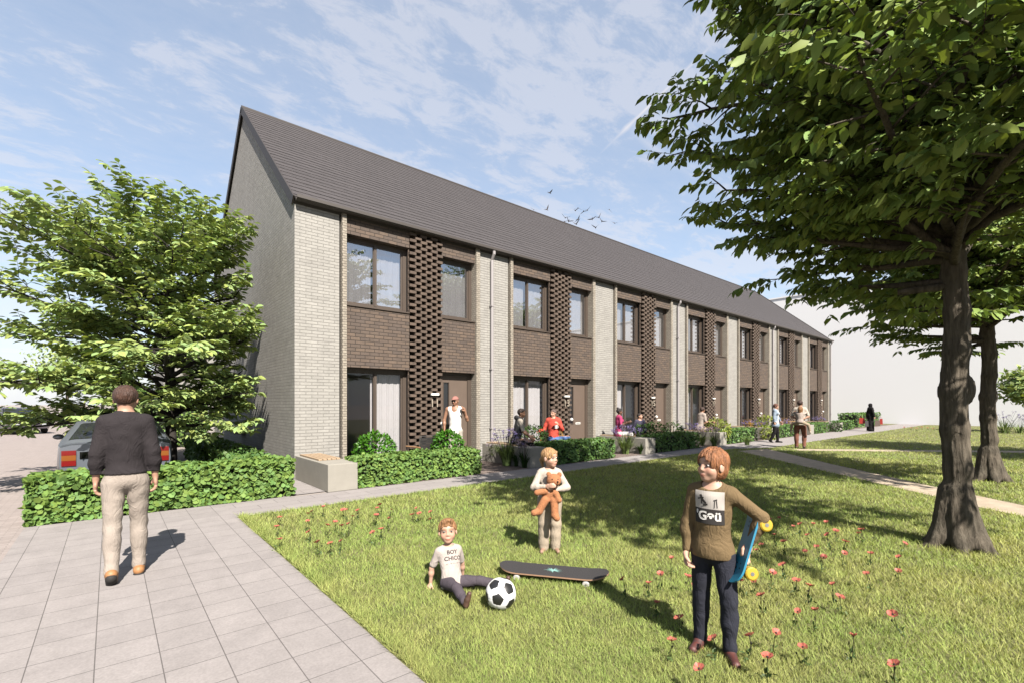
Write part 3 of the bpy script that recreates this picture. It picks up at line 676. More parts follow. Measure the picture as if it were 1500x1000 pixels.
        if hair == 'short':
            sdfmesh('hair', [cr(.045)], h, hm, root, cuts=[hcut(.36, .27, -.40, -.30)], extra=strands(.008, 9))
        elif hair == 'quiff':
            sdfmesh('hair', [cr(.035), ell(hp(.02, .20, .44), (.24 * hh, .20 * hh, .10 * hh), Rh, .06 * hh), ell(hp(-.08, .30, .37), (.14 * hh, .09 * hh, .10 * hh), Rh, .05 * hh), ell(hp(.16, .28, .38), (.10 * hh, .09 * hh, .10 * hh), Rh, .05 * hh)], h, hm, root, cuts=[hcut(.40, .22, -.40, -.28)], extra=strands(.018, 14))
        elif hair == 'bowl':
            car = [ell(hp(0, .52, -.15), (.27 * hh, .44 * hh, .40 * hh), Rh, .03 * hh), ell(hp(0, .62, -.3), (.34 * hh, .40 * hh, .34 * hh), Rh, .03 * hh)] + [ell(hp(sg * .42, .01, -.08), (.12 * hh, .09 * hh, .14 * hh), Rh, .03 * hh) for sg in (1, -1)]
            sdfmesh('hair', [cr(.055), ell(hp(0, -.12, -.12), (.385 * hh, .36 * hh, .36 * hh), Rh, .05 * hh)], h, hm, root, cuts=[(hp(0, 0, -.40), -ul)], carve=car, extra=strands(.016, 17))
        elif hair == 'pony':
            tail = [cap(hp(0, -.44, .05), hp(0, -.56, -.12), .07 * hh, .10 * hh, .05 * hh), cap(hp(0, -.56, -.12), hp(.06, -.50, -.62), .10 * hh, .045 * hh, .05 * hh)]
            swp = [cap(hp(.20, .30, .28), hp(-.30, .22, .02), .06 * hh, .05 * hh, .06 * hh)]
            sdfmesh('hair', [cr(.03)] + tail + swp, h, hm, root, cuts=[hcut(.42, .12, -.42, -.40)] if False else [], carve=[ell(hp(0, .50, -.15), (.27 * hh, .42 * hh, .38 * hh), Rh, .05 * hh), ell(hp(0, .35, -.45), (.45 * hh, .55 * hh, .34 * hh), Rh, .05 * hh)] + [ell(hp(sg * .42, -.0, -.09), (.14 * hh, .10 * hh, .15 * hh), Rh, .03 * hh) for sg in (1, -1)], extra=strands(.011, 19))
        elif hair in ('bun', 'long', 'tied'):
            pr = [cr(.04)]
            if hair == 'bun': pr += [ell(hp(0, -.28, .52), (.2 * hh, .19 * hh, .17 * hh), Rh, .05 * hh)]
            if hair == 'long': pr += [cap(hp(0, -.30, 0), hp(0, -.30, -.9), .26 * hh, .18 * hh, .1 * hh), cap(hp(.25, -.15, 0), hp(.25, -.1, -.7), .12 * hh, .1 * hh, .1 * hh), cap(hp(-.25, -.15, 0), hp(-.25, -.1, -.7), .12 * hh, .1 * hh, .1 * hh)]
            if hair == 'tied': pr += [cap(hp(0, -.42, .0), hp(.05, -.52, -.55), .11 * hh, .05 * hh, .05 * hh)]
            sdfmesh('hair', pr, h, hm, root, cuts=[hcut(.38, .24, -.46, -.34)] if hair == 'bun' else [], carve=[ell(hp(0, .52, -.14), (.28 * hh, .42 * hh, .38 * hh), Rh, .04 * hh), ell(hp(0, .35, -.5), (.5 * hh, .52 * hh, .34 * hh), Rh, .04 * hh)], extra=strands(.01, 10))
        elif hair == 'buzz':
            sdfmesh('hair', [cr(.015)], h, hm, root, cuts=[hcut(.36, .26, -.42, -.3)])
    for fn in clothes: fn(sk)
    return sk
def seglim(prims, a, b, t):
    """a limb's first pieces shortened to the fraction t of a-b"""
    return a + (b - a) * t
def shirt(col, sleeve=1., hem=-.045, o=.010, wr=.004, name='shirt', neckcut=.0, key=None, flare=0., open_=None, bag=1.):
    def fn(sk):
        H = sk['H']; oo = o * H / 1.7 * .8 + .003; pr = [infl(p, oo * bag) for p in sk['tp'][:-1]]
        pr.append(infl(sk['tp'][-1], oo * .6)); pr.append(ell(sk['P'] - sk['u'] * (abs(hem) * .5 * H), ((.095 + flare) * H + oo, (.07 + flare) * H + oo, .08 * H), np.stack([sk['lb'], sk['fb'], sk['u']]), .03 * H))
        for s in 'LR':
            Sx, E, W_ = sk['S'][s], sk['J']['E' + s], sk['J']['W' + s]; a0, a1 = sk['arms'][s][0], sk['arms'][s][1]
            if sleeve <= 0: continue
            t = min(1, sleeve / .55); pr.append(cap(Sx, Sx + (E - Sx) * t, a0[3] + oo * 1.1, (a0[3] + (a0[4] - a0[3]) * t) + oo * 1.3, .02 * H))
            if sleeve > .55:
                t = (sleeve - .55) / .45; pr.append(cap(E, E + (W_ - E) * t, a1[3] + oo * 1.2, (a1[3] + (a1[4] - a1[3]) * t) + oo * .8, .014 * H)); pr.append(infl(sk['arms'][s][2], oo))
                if t > .95: pr.append(cap(E + (W_ - E) * .86, E + (W_ - E) * .98, a1[4] + oo * 1.25, None, .004 * H))
        c = [(sk['P'] + sk['u'] * hem * H, -sk['u'])]
        carve = [ell(sk['N'] + sk['u'] * .012 * H + sk['f'] * .022 * H, (.047 * H, .05 * H, .035 * H), np.stack([sk['l'], sk['f'], sk['u']]), .008 * H)]
        if sleeve <= 0:
            carve += [ell(sk['S'][s] + (sk['l'] if s == 'L' else -sk['l']) * .012 * H, (.034 * H, .075 * H, .085 * H), np.stack([sk['l'], sk['f'], sk['u']]), .01 * H) for s in 'LR']
            carve += [ell(sk['N'] + sk['f'] * .05 * H, (.05 * H, .06 * H, .075 * H), np.stack([sk['l'], sk['f'], sk['u']]), .01 * H)]
        if open_: carve.append(ell(sk['P'] + sk['u'] * sk['tor'] * .4 + sk['f'] * .10 * H, (.032 * H, .09 * H, .30 * H), np.stack([sk['l'], sk['f'], sk['u']]), .01 * H))
        sk[name] = sdfmesh(name, pr, sk['h'], col, sk['root'], cuts=c, carve=carve, wr=wr, seed=int(H * 1000)); return sk[name]
    return fn
def trousers(col, length=1., o=.010, wr=.004, waist=.03, name='trousers', cuff=0.):
    def fn(sk):
        H = sk['H']; oo = o * H / 1.7 + .003; pr = [infl(sk['tp'][0], oo)]
        for s in 'LR':
            K, A = sk['J']['K' + s], sk['J']['A' + s]; q = sk['legs'][s]
            pr.append(infl(q[0], oo, .02 * H)); t = min(1, length); e = K + (A - K) * t
            pr.append(cap(K, e, q[1][3] + oo * 1.15, (q[1][3] + (q[1][4] - q[1][3]) * t) + oo * 1.25, .012 * H)); pr.append(infl(q[2], oo * .8))
            if cuff: pr.append(cap(K + (A - K) * (t - .06), e, q[1][4] + oo * 1.7, None, .006 * H))
        sdfmesh(name, pr, sk['h'], col, sk['root'], cuts=[(sk['P'] + sk['u'] * waist * H, sk['u'])], wr=wr, seed=3 + int(H * 500))
    return fn
def shoes(col, o=.006, high=0., sole=None):
    def fn(sk):
        for s in 'LR':
            H = sk['H']; pr = [infl(p, o, .01 * H) for p in sk['feet'][s]]
            if high: pr.append(cap(sk['J']['A' + s], sk['J']['A' + s] + nrm(sk['J']['K' + s] - sk['J']['A' + s]) * high, .026 * H, .028 * H, .01 * H))
            ob = sdfmesh('shoe', pr, min(sk['h'], .009), col, sk['root'])
            if sole:
                a, b_ = sk['feet'][s][0][1:3]; dn = nrm(np.cross(nrm(b_ - a), np.cross(A3((0, 0, 1)), nrm(b_ - a)))); dn = dn if dn[2] < 0 else -dn
                sp = [cap(a + dn * .018 * H, b_ + dn * .014 * H, .022 * H + o * .6, .019 * H + o * .6, .004)]
                sdfmesh('sole', sp, min(sk['h'], .009), sole, ob, cuts=[(a + dn * .0125 * H, -dn), ] , carve=[])
    return fn
def facing(x, y): return math.atan2(-(x), y)   # turns -Y of a figure to the camera at the origin
def project(sk, target, name, polys, width, ctr_u, ctr_l, mlist, yoff=.003, parent=None):
    """lay flat print shapes (u right, v up, in metres) on the front of a garment by casting rays on it"""
    me = target.data; bv = BVHTree.FromPolygons([v.co for v in me.vertices], [tuple(p.vertices) for p in me.polygons])
    o = sk['P'] + sk['u'] * sk['tor'] * ctr_u + sk['l'] * ctr_l; b = MB()
    for mi, pts, faces in polys:
        vs = []
        for (x, y) in pts:
            p = Vector(o + sk['l'] * x + sk['u'] * y + sk['f'] * .4); hit = bv.ray_cast(p, Vector(-sk['f']))
            vs.append(hit[0] + Vector(sk['f']) * (yoff + .0012 * mi) if hit[0] is not None else Vector(o + sk['l'] * x + sk['u'] * y + sk['f'] * .08))
        b.add(vs, faces, mlist[mi])
    return b.build(name, parent or target)
def gridpoly(mi, x0, x1, y0, y1, n=8):
    pts = [(x0 + (x1 - x0) * i / n, y0 + (y1 - y0) * j / n) for j in range(n + 1) for i in range(n + 1)]
    return (mi, pts, [(j * (n + 1) + i, j * (n + 1) + i + 1, (j + 1) * (n + 1) + i + 1, (j + 1) * (n + 1) + i) for j in range(n) for i in range(n)])
def textpoly(mi, txt, size, x, y, bold=0.):
    fc = bpy.data.curves.new('print_text', 'FONT'); fc.body = txt; fc.size = size; fc.align_x = 'CENTER'; fc.offset = bold; fc.resolution_u = 3
    ob = bpy.data.objects.new('print_text', fc); C.objects.link(ob); dg = bpy.context.evaluated_depsgraph_get(); me = bpy.data.meshes.new_from_object(ob.evaluated_get(dg))
    pts = [(v.co.x + x, v.co.y + y) for v in me.vertices]; fs = [tuple(p.vertices) for p in me.polygons]
    bpy.data.objects.remove(ob); bpy.data.curves.remove(fc); bpy.data.meshes.remove(me); return (mi, pts, fs)
# ------------------------------------------------------------------ vegetation
def leafmat(name, col, transl=.28, rough=.5): return mat(name, col, rough, .15, 3., attr='tint', transl=transl, spec=.2)
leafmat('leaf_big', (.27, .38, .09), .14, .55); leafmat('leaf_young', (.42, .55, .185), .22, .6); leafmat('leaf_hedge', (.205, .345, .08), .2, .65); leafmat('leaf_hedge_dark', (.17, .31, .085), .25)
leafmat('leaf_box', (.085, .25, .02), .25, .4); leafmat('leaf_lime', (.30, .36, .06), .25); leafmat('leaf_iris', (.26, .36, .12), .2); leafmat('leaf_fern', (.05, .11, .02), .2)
leafmat('grass', (.48, .535, .205), .3, .7); leafmat('petal_violet', (.26, .21, .46), .2); leafmat('petal_pale', (.42, .33, .38), .2); leafmat('petal_coral', (.69, .165, .125), .2); leafmat('poppy_leaf', (.11, .18, .06), .2)
mat('hedge_core', (.018, .03, .01), .95); mat('poppy_heart', (.03, .01, .015), .8)
def barkmat():
    m = bpy.data.materials.new('bark'); m.use_nodes = True; nt = m.node_tree; b = nt.nodes['Principled BSDF']; L = nt.links.new; b.inputs['Roughness'].default_value = .9; b.inputs['Specular IOR Level'].default_value = .2
    tc = node(nt, 'ShaderNodeTexCoord'); mp = node(nt, 'ShaderNodeMapping'); mp.inputs['Scale'].default_value = (1, 1, .16); L(tc.outputs['Object'], mp.inputs[0])
    n = node(nt, 'ShaderNodeTexNoise', i_Scale=22, i_Detail=7, i_Roughness=.65, i_Distortion=.6); L(mp.outputs[0], n.inputs['Vector'])
    n2 = node(nt, 'ShaderNodeTexNoise', i_Scale=4, i_Detail=4); L(tc.outputs['Object'], n2.inputs['Vector'])
    c = mixc(nt, 1., ramp(nt, n.outputs[0], [(.30, (.025, .021, .016)), (.55, (.066, .057, .045)), (.8, (.098, .087, .071))]), ramp(nt, n2.outputs[0], [(.3, (.7, .7, .66)), (.7, (1.15, 1.1, 1.05))]), 'MULTIPLY')
    L(c, b.inputs['Base Color']); bp = node(nt, 'ShaderNodeBump', i_Strength=.9, i_Distance=.03); L(n.outputs[0], bp.inputs['Height']); L(bp.outputs[0], b.inputs['Normal']); MATS['bark'] = m
barkmat(); mat('bark_dark', (.05, .042, .035), .9, .2, 20, .5, 40)
T_FOLD = (np.array([(0, 0, 0), (.33, .46, .07), (.33, -.46, .07), (.72, .34, .03), (.72, -.34, .03), (1, 0, -.10), (.33, 0, 0), (.72, 0, -.03)], float), np.array([(0, 2, 6, 1), (2, 4, 7, 6), (6, 7, 3, 1), (4, 5, 3, 7)]))
T_FLAT = (np.array([(0, 0, 0), (.45, .5, .04), (1, 0, -.06), (.45, -.5, .04)], float), np.array([(0, 3, 2, 1)]))
T_ROUND = (np.array([(0, 0, 0), (.3, .5, .05), (.8, .42, .02), (1, 0, -.05), (.8, -.42, .02), (.3, -.5, .05), (.3, 0, 0), (.8, 0, -.02)], float), np.array([(0, 5, 6, 1), (5, 4, 7, 6), (6, 7, 2, 1), (4, 3, 2, 7)]))
def unit(a): return a / (np.linalg.norm(a, axis=1, keepdims=True) + 1e-9)
def leafcloud(P, D, N, ln, wd, T, tint=(.72, 1.25), hue=.12):
    D = unit(D); N = unit(N - D * (N * D).sum(1, keepdims=True)); S = np.cross(N, D); V, Fq = T; n = len(P); ln = np.broadcast_to(ln, (n,)); wd = np.broadcast_to(wd, (n,))
    v = P[:, None] + D[:, None] * V[None, :, 0:1] * ln[:, None, None] + S[:, None] * V[None, :, 1:2] * wd[:, None, None] + N[:, None] * V[None, :, 2:3] * ln[:, None, None]
    f = Fq[None] + (np.arange(n) * len(V))[:, None, None]
    t = rng.uniform(tint[0], tint[1], (n, 1)); h = rng.uniform(-hue, hue, (n, 1)); c = np.concatenate([t * (1 + h), t, t * (1 - h * 1.5)], 1)
    return v.reshape(-1, 3), f.reshape(-1, Fq.shape[1]), np.repeat(c, len(V), 0)
def hedge(name, label, x0, x1, y0, y1, h, leaf, n, m='leaf_hedge', T=T_ROUND, group='clipped hedges', cat='hedge', pos=None):
    """a clipped block of leaves round a dark woody core"""
    ox, oy = (x0 + x1) / 2, (y0 + y1) / 2; a, c = (x1 - x0) / 2, (y1 - y0) / 2
    t = thing(name, label, cat, (ox, oy, 0), group=group)
    ar = np.array([2 * a * h, 2 * a * h, 2 * c * h, 2 * c * h, 4 * a * c]); k = rng.choice(5, n, p=ar / ar.sum()); u = rng.uniform(-1, 1, n); w = rng.uniform(0, 1, n); dp = rng.uniform(0, .10, n) ** 1.3
    P = np.zeros((n, 3)); Nn = np.zeros((n, 3))
    for q, (ax, sg) in enumerate(((1, -1), (1, 1), (0, -1), (0, 1))):
        s = k == q; P[s, 1 - ax] = u[s] * (a if ax == 1 else c); P[s, ax] = sg * ((c if ax == 1 else a) - dp[s]); P[s, 2] = w[s] * h; Nn[s, ax] = sg
    s = k == 4; P[s, 0] = u[s] * a; P[s, 1] = (w[s] * 2 - 1) * c; P[s, 2] = h - dp[s]; Nn[s, 2] = 1
    P += Nn * (.035 * np.sin(P[:, [0]] * 7 + P[:, [1]] * 5) * np.cos(P[:, [2]] * 9 + P[:, [0]] * 3)); P += rng.normal(0, .014, (n, 3)); P[:, 2] = np.maximum(P[:, 2], .03)
    D = rng.normal(0, 1, (n, 3)); D[:, 2] -= .5; N = Nn * 1.0 + np.array((0, -.12, .55)) + rng.normal(0, .42, (n, 3)); sz = leaf * rng.uniform(.7, 1.25, n)
    v, f, col = leafcloud(P - unit(D) * sz[:, None] * .5, D, N, sz, sz * .82, T); npmesh('foliage', v, f, m, t, col=col)
    b = MB(); q = .11; b.box(-a + q, a - q, -c + q, c - q, 0, h - q, 'hedge_core'); b.build('woody_core', t); return t
def ballshrub(name, label, x, y, r, zc, m, leaf, n, group=None, sq=(1, 1, 1), T=T_FOLD, cat='shrub'):
    t = thing(name, label, cat, (x, y, 0), group=group)
    d = unit(rng.normal(0, 1, (n, 3))); rad = r * (1 - rng.uniform(0, .28, n) ** 1.5) * (1 + .10 * np.sin(d[:, 0] * 6 + 1) * np.sin(d[:, 1] * 7) * np.cos(d[:, 2] * 6)); P = d * rad[:, None] * np.array(sq); P[:, 2] += zc; s = P[:, 2] > .02; P = P[s]; d = d[s]
    D = d * .7 + rng.normal(0, .6, P.shape) + np.array((0, 0, -.25)); N = d + np.array((0, 0, .5)) + rng.normal(0, .45, P.shape); sz = leaf * rng.uniform(.7, 1.3, len(P))
    v, f, col = leafcloud(P, D, N, sz, sz * .5, T); npmesh('foliage', v, f, m, t, col=col)
    b = MB(); b.tube([(0, 0, 0), (0, 0, zc)], .03, 'bark_dark', 6)
    for i in range(5):
        a = i * 1.26; b.tube([(0, 0, zc * .4), (r * .6 * math.cos(a), r * .6 * math.sin(a), zc + r * .3)], [.018, .006], 'bark_dark', 5)
    b.build('stem', t); return t
def blades(P, az, ln, wd, bend, seg=5):
    """arching strap leaves"""
    n = len(P); V = []; F = []
    for i in range(n):
        o = len(V); dx, dy = math.cos(az[i]), math.sin(az[i])
        for j in range(seg + 1):
            t = j / seg; r = ln[i] * math.sin(bend[i] * t) * t * .8; z = ln[i] * (t - .5 * bend[i] * t * t * .9); w = wd[i] * (1 - t ** 2.5) * (.6 + .4 * min(1, t * 4)) * .5
            c = P[i] + np.array((dx * r, dy * r, z)); s = np.array((-dy, dx, 0)) * w; V += [c - s, c + s]
        for j in range(seg): F.append((o + 2 * j, o + 2 * j + 1, o + 2 * j + 3, o + 2 * j + 2))
    return np.array(V), np.array(F)
def iris(label, x, y, r, h, n, petal='petal_violet', nf=14, group='flowering perennials by the bench blocks', leafm='leaf_iris'):
    t = thing('flowering_perennial', label, 'plant', (x, y, 0), group=group); az = rng.uniform(0, 6.283, n); P = np.stack([np.cos(az) * r * .25 * rng.random(n), np.sin(az) * r * .25 * rng.random(n), np.zeros(n)], 1)
    V, F = blades(P, az, h * rng.uniform(.6, 1.1, n), np.full(n, .030), rng.uniform(.25, 1.0, n)); npmesh('leaves', V, F, leafm, t, col=np.repeat(rng.uniform(.7, 1.25, (n, 1)) * np.ones((1, 3)), len(V) // n, 0))
    if nf:
        b = MB(); vs = []
        for i in range(nf):
            a = rng.uniform(0, 6.283); q = r * .8 * math.sqrt(rng.random()); top = Vector((math.cos(a) * q, math.sin(a) * q, h * rng.uniform(.85, 1.2))); b.tube([(top.x * .2, top.y * .2, 0), (top.x * .6, top.y * .6, top.z * .6), top], .004, 'poppy_leaf', 4)
            for k in range(16): vs.append(np.array(top) + rng.normal(0, .022, 3))
        so = b.build('stems', t); vs = np.array(vs); v, f, col = leafcloud(vs, rng.normal(0, 1, vs.shape), rng.normal(0, 1, vs.shape), .034, .022, T_FLAT, (.6, 1.6)); npmesh('flowers', v, f, petal, t, col=col)
    return t
# --- trees
def branches(trunk, prims, rs, sec=.42, twig=.2, leafstep=.05, droop=.18, leaf=.16, seclen=.62, twl=(.28, .5), secang=(38, 62), flat=.35, tipdroop=.5, zv=(-.12, .28)):
    """primary limbs > side branches > twigs, the twigs alternate and lie roughly in a flat spray; returns wood and leaf frames"""
    r_ = random.Random(rs); b = MB(); P, D, N = [], [], []
    def grow(p, d, ln, step, dr, wob):
        pts = [Vector(p)]; d = Vector(d).normalized(); n = max(2, int(ln / step))
        for i in range(n):
            d = (d + Vector((r_.gauss(0, wob), r_.gauss(0, wob), r_.gauss(0, wob) - dr * step))).normalized(); pts.append(pts[-1] + d * (ln / n))
        return pts
    def leaves(pts, start):
        L_ = 0; q = start; side = 1
        for i in range(len(pts) - 1):
            a, c = pts[i], pts[i + 1]; seg = (c - a).length; t = (c - a).normalized(); sd = t.cross(Vector((0, 0, 1)))
            if sd.length < .05: sd = Vector((1, 0, 0))
            sd.normalize(); up = sd.cross(t)
            while q < L_ + seg:
                p = a + t * (q - L_); dd = (t * r_.uniform(.35, .8) + sd * side * r_.uniform(.6, 1) + Vector((0, 0, -tipdroop * r_.uniform(.3, 1.1)))).normalized()
                P.append(p); D.append(dd); N.append(up + Vector((r_.gauss(0, flat), r_.gauss(0, flat), r_.gauss(.25, flat)))); side = -side; q += leafstep * r_.uniform(.7, 1.3)
            L_ += seg
        P.append(pts[-1]); D.append((pts[-1] - pts[-2]).normalized() + Vector((0, 0, -tipdroop * .6))); N.append(Vector((r_.gauss(0, flat), r_.gauss(0, flat), 1)))
    def sidedir(t, sgn, lo, hi):
        sd = t.cross(Vector((0, 0, 1)))
        if sd.length < .1: sd = Vector((r_.uniform(-1, 1), r_.uniform(-1, 1), 0))
        sd.normalize(); a = R(r_.uniform(lo, hi)); return (t * math.cos(a) + sd * sgn * math.sin(a) + Vector((0, 0, r_.uniform(*zv)))).normalized()
    for (p, d, ln, rad) in prims:
        pts = grow(p, d, ln, .25, droop, .05); n = len(pts); b.tube(pts, [rad * (1 - .85 * i / (n - 1)) + .004 for i in range(n)], 'bark', 7); sgn = 1; acc = .0; nxt = ln * .16
        for i in range(1, n):
            acc = ln * i / (n - 1)
            while nxt <= acc:
                fr = nxt / ln; t = (pts[i] - pts[i - 1]).normalized(); sl = max(.45, ln * seclen * (1.05 - fr) * r_.uniform(.75, 1.2)); sp = grow(pts[i], sidedir(t, sgn, *secang), sl, .14, droop * 1.3, .06); m = len(sp)
                b.tube(sp, [rad * .34 * (1 - fr * .5) * (1 - .85 * k / (m - 1)) + .0025 for k in range(m)], 'bark', 5); s2 = 1; nx2 = .12
                for k in range(1, m):
                    a2 = sl * k / (m - 1)
                    while nx2 <= a2:
                        t2 = (sp[k] - sp[k - 1]).normalized(); tp = grow(sp[k], sidedir(t2, s2, 35, 60), r_.uniform(*twl), .1, droop * 2, .07); b.tube(tp, [.0035] * (len(tp) - 1) + [.0015], 'bark', 3, cap=False); leaves(tp, .05); s2 = -s2; nx2 += twig * r_.uniform(.8, 1.2)
                leaves(sp[m // 2:], .05); sgn = -sgn; nxt += sec * r_.uniform(.8, 1.2)
        leaves(pts[int(n * .7):], .05)
    return b, np.array([tuple(p) for p in P]), np.array([tuple(p) for p in D]), np.array([tuple(p) for p in N])
def big_trunk(H, r0, r1, lean):
    n = 14; pr = []; pts = [np.array((lean[0] * (i / n) ** 1.2 * H + .02 * math.sin(i * 1.1), lean[1] * i / n * H + .02 * math.cos(i * 1.7), H * i / n)) for i in range(n + 1)]; rad = [r1 + (r0 - r1) * (1 - i / n) ** .8 for i in range(n + 1)]
    for i in range(n): pr.append(cap(pts[i], pts[i + 1], rad[i], rad[i + 1], .05))
    for a, l_, w in ((.3, .33, .07), (1.5, .27, .06), (2.4, .33, .075), (3.5, .30, .065), (4.4, .35, .08), (5.4, .31, .065)):
        d = np.array((math.cos(a), math.sin(a), 0)); pr.append(cap(d * r0 * .55 + (0, 0, .62), d * (l_ * .62) + (0, 0, .10), .055, w, .10)); pr.append(cap(d * (l_ * .55) + (0, 0, .10), d * (l_ + .03) + (0, 0, -.06), w, .05, .08))
    kd = nrm((.8, -.6, 0)); pr.append(ell(np.array((lean[0] * .35, 0, 1.78)) + kd * .13, (.075, .075, .16), None, .10))
    def ridges(Fd, X, Y, Z):
        an = np.arctan2(Y, X); return Fd + (.005 * np.sin(an * 9 + 1.5 * np.sin(Z * 2.3) + Z * .8) + .006 * np.sin(an * 21 + 3 * np.sin(Z * 3.1)) + .003 * np.sin(Z * 17 + 3 * np.sin(an * 3)) * np.sin(an * 5 + Z * 4)).astype(np.float32)
    return pr, pts, ridges
def tree_big():
    t = thing('broadleaf_tree', 'large leafy tree with the thick grey trunk, nearest the boy with the blue board', 'tree', (7.31, .81, 0), group='lawn trees with ridged trunks')
    H = 6.2; pr, pts, rd = big_trunk(H, .128, .08, (-.008, .0)); sdfmesh('trunk', pr, .021, 'bark', t, extra=rd)
    r_ = random.Random(3); prims = []
    def at(z): return Vector((-.016 * z, 0, z))
    n = 56
    for i in range(n):
        f = i / (n - 1); z = 3.15 + 4.4 * f ** .95; az = i * 2.39996 + r_.uniform(-.25, .25); lowl = f < .35; el = R((14 if lowl else 4) + 20 + 45 * f + r_.uniform(-5, 8)); ln = (3.3 - 1.4 * f ** 1.6) * r_.uniform(.72, 1.2) * (.72 if lowl else 1)
        prims.append((at(min(z, H - .1)), (math.cos(az) * math.cos(el), math.sin(az) * math.cos(el), math.sin(el)), ln, .052 - .022 * f))
    # toward the houses and the viewer the lowest limbs reach far out over the lawn
    for az, z, ln, el in ((140, 3.5, 2.6, 26), (125, 3.9, 3.0, 30), (155, 3.9, 3.1, 30), (165, 3.5, 1.9, 26), (115, 3.3, 1.8, 22), (146, 5.9, 3.2, 44), (128, 5.6, 3.1, 44), (162, 6.1, 3.0, 48), (140, 4.5, 3.5, 34), (170, 4.3, 3.4, 34), (120, 4.8, 3.2, 38), (150, 5.2, 3.3, 40), (190, 4.4, 3.0, 40), (215, 4.0, 3.2, 38), (240, 4.0, 3.2, 35), (172, 3.5, 3.6, 14), (184, 3.7, 3.9, 16), (196, 3.4, 3.5, 12), (208, 3.8, 3.6, 18), (222, 3.5, 3.0, 16), (164, 4.4, 3.8, 24), (152, 5.0, 3.7, 32), (178, 5.0, 4.2, 30), (192, 5.6, 3.8, 36), (250, 3.5, 2.8, 18), (280, 3.6, 2.8, 20), (95, 2.95, 1.5, 4), (60, 3.0, 1.6, 5), (20, 2.9, 1.6, 8), (185, 3.2, 1.3, 12), (75, 3.25, 2.0, 8), (175, 5.4, 3.2, 44), (100, 3.5, 2.6, 28), (80, 3.5, 2.6, 28), (110, 3.3, 2.0, 20)):
        prims.append((at(z), (math.cos(R(az)) * math.cos(R(el)), math.sin(R(az)) * math.cos(R(el)), math.sin(R(el))), ln, .048))
    b, P, D, N = branches(None, prims, 11, sec=.30, twig=.15, leafstep=.036, droop=.11, seclen=.48, tipdroop=.95, flat=.55)
    lat = lambda x, y: -(x * RT[0] + y * RT[1])
    keep = lambda p: lat(p[0], p[1]) < 3.25 and (lat(p[0], p[1]) < .5 or p[2] > 3.08 + .13 * lat(p[0], p[1]) ** 2); kf = [q for q, f in enumerate(b.f) if all(keep(b.v[j]) for j in f)]; b.f = [b.f[q] for q in kf]; b.m = [b.m[q] for q in kf]; us = sorted({j for f in b.f for j in f}); mp_ = {j: q for q, j in enumerate(us)}; b.v = [b.v[j] for j in us]; b.f = [tuple(mp_[j] for j in f) for f in b.f]
    b.build('limbs', t, smooth=True); s = -(P[:, 0] * RT[0] + P[:, 1] * RT[1]) < 3.3 + .25 * np.sin(P[:, 2] * 5); ls = lat(P[:, 0], P[:, 1]); s &= P[:, 2] > np.where(ls > .5, 3.0 + .13 * ls ** 2, 2.75) + rng.normal(0, .08, len(P)); P, D, N = P[s], D[s], N[s]
    n = len(P); sz = rng.uniform(.105, .18, n); v, f, col = leafcloud(P, D, N, sz, sz * .52, T_FOLD, (.75, 1.25)); npmesh('crown', v, f, 'leaf_big', t, col=col); return t
tb = tree_big()
dup(tb, 'second leafy lawn tree, standing behind the thick trunked one across the dirt path', (14.15, 1.06, 0), R(12)).scale = (1.05, 1.05, 1.0)
dup(tb, 'third lawn tree, only its leaves showing at the right edge behind the other two', (21.6, -2.6, 0), R(75))
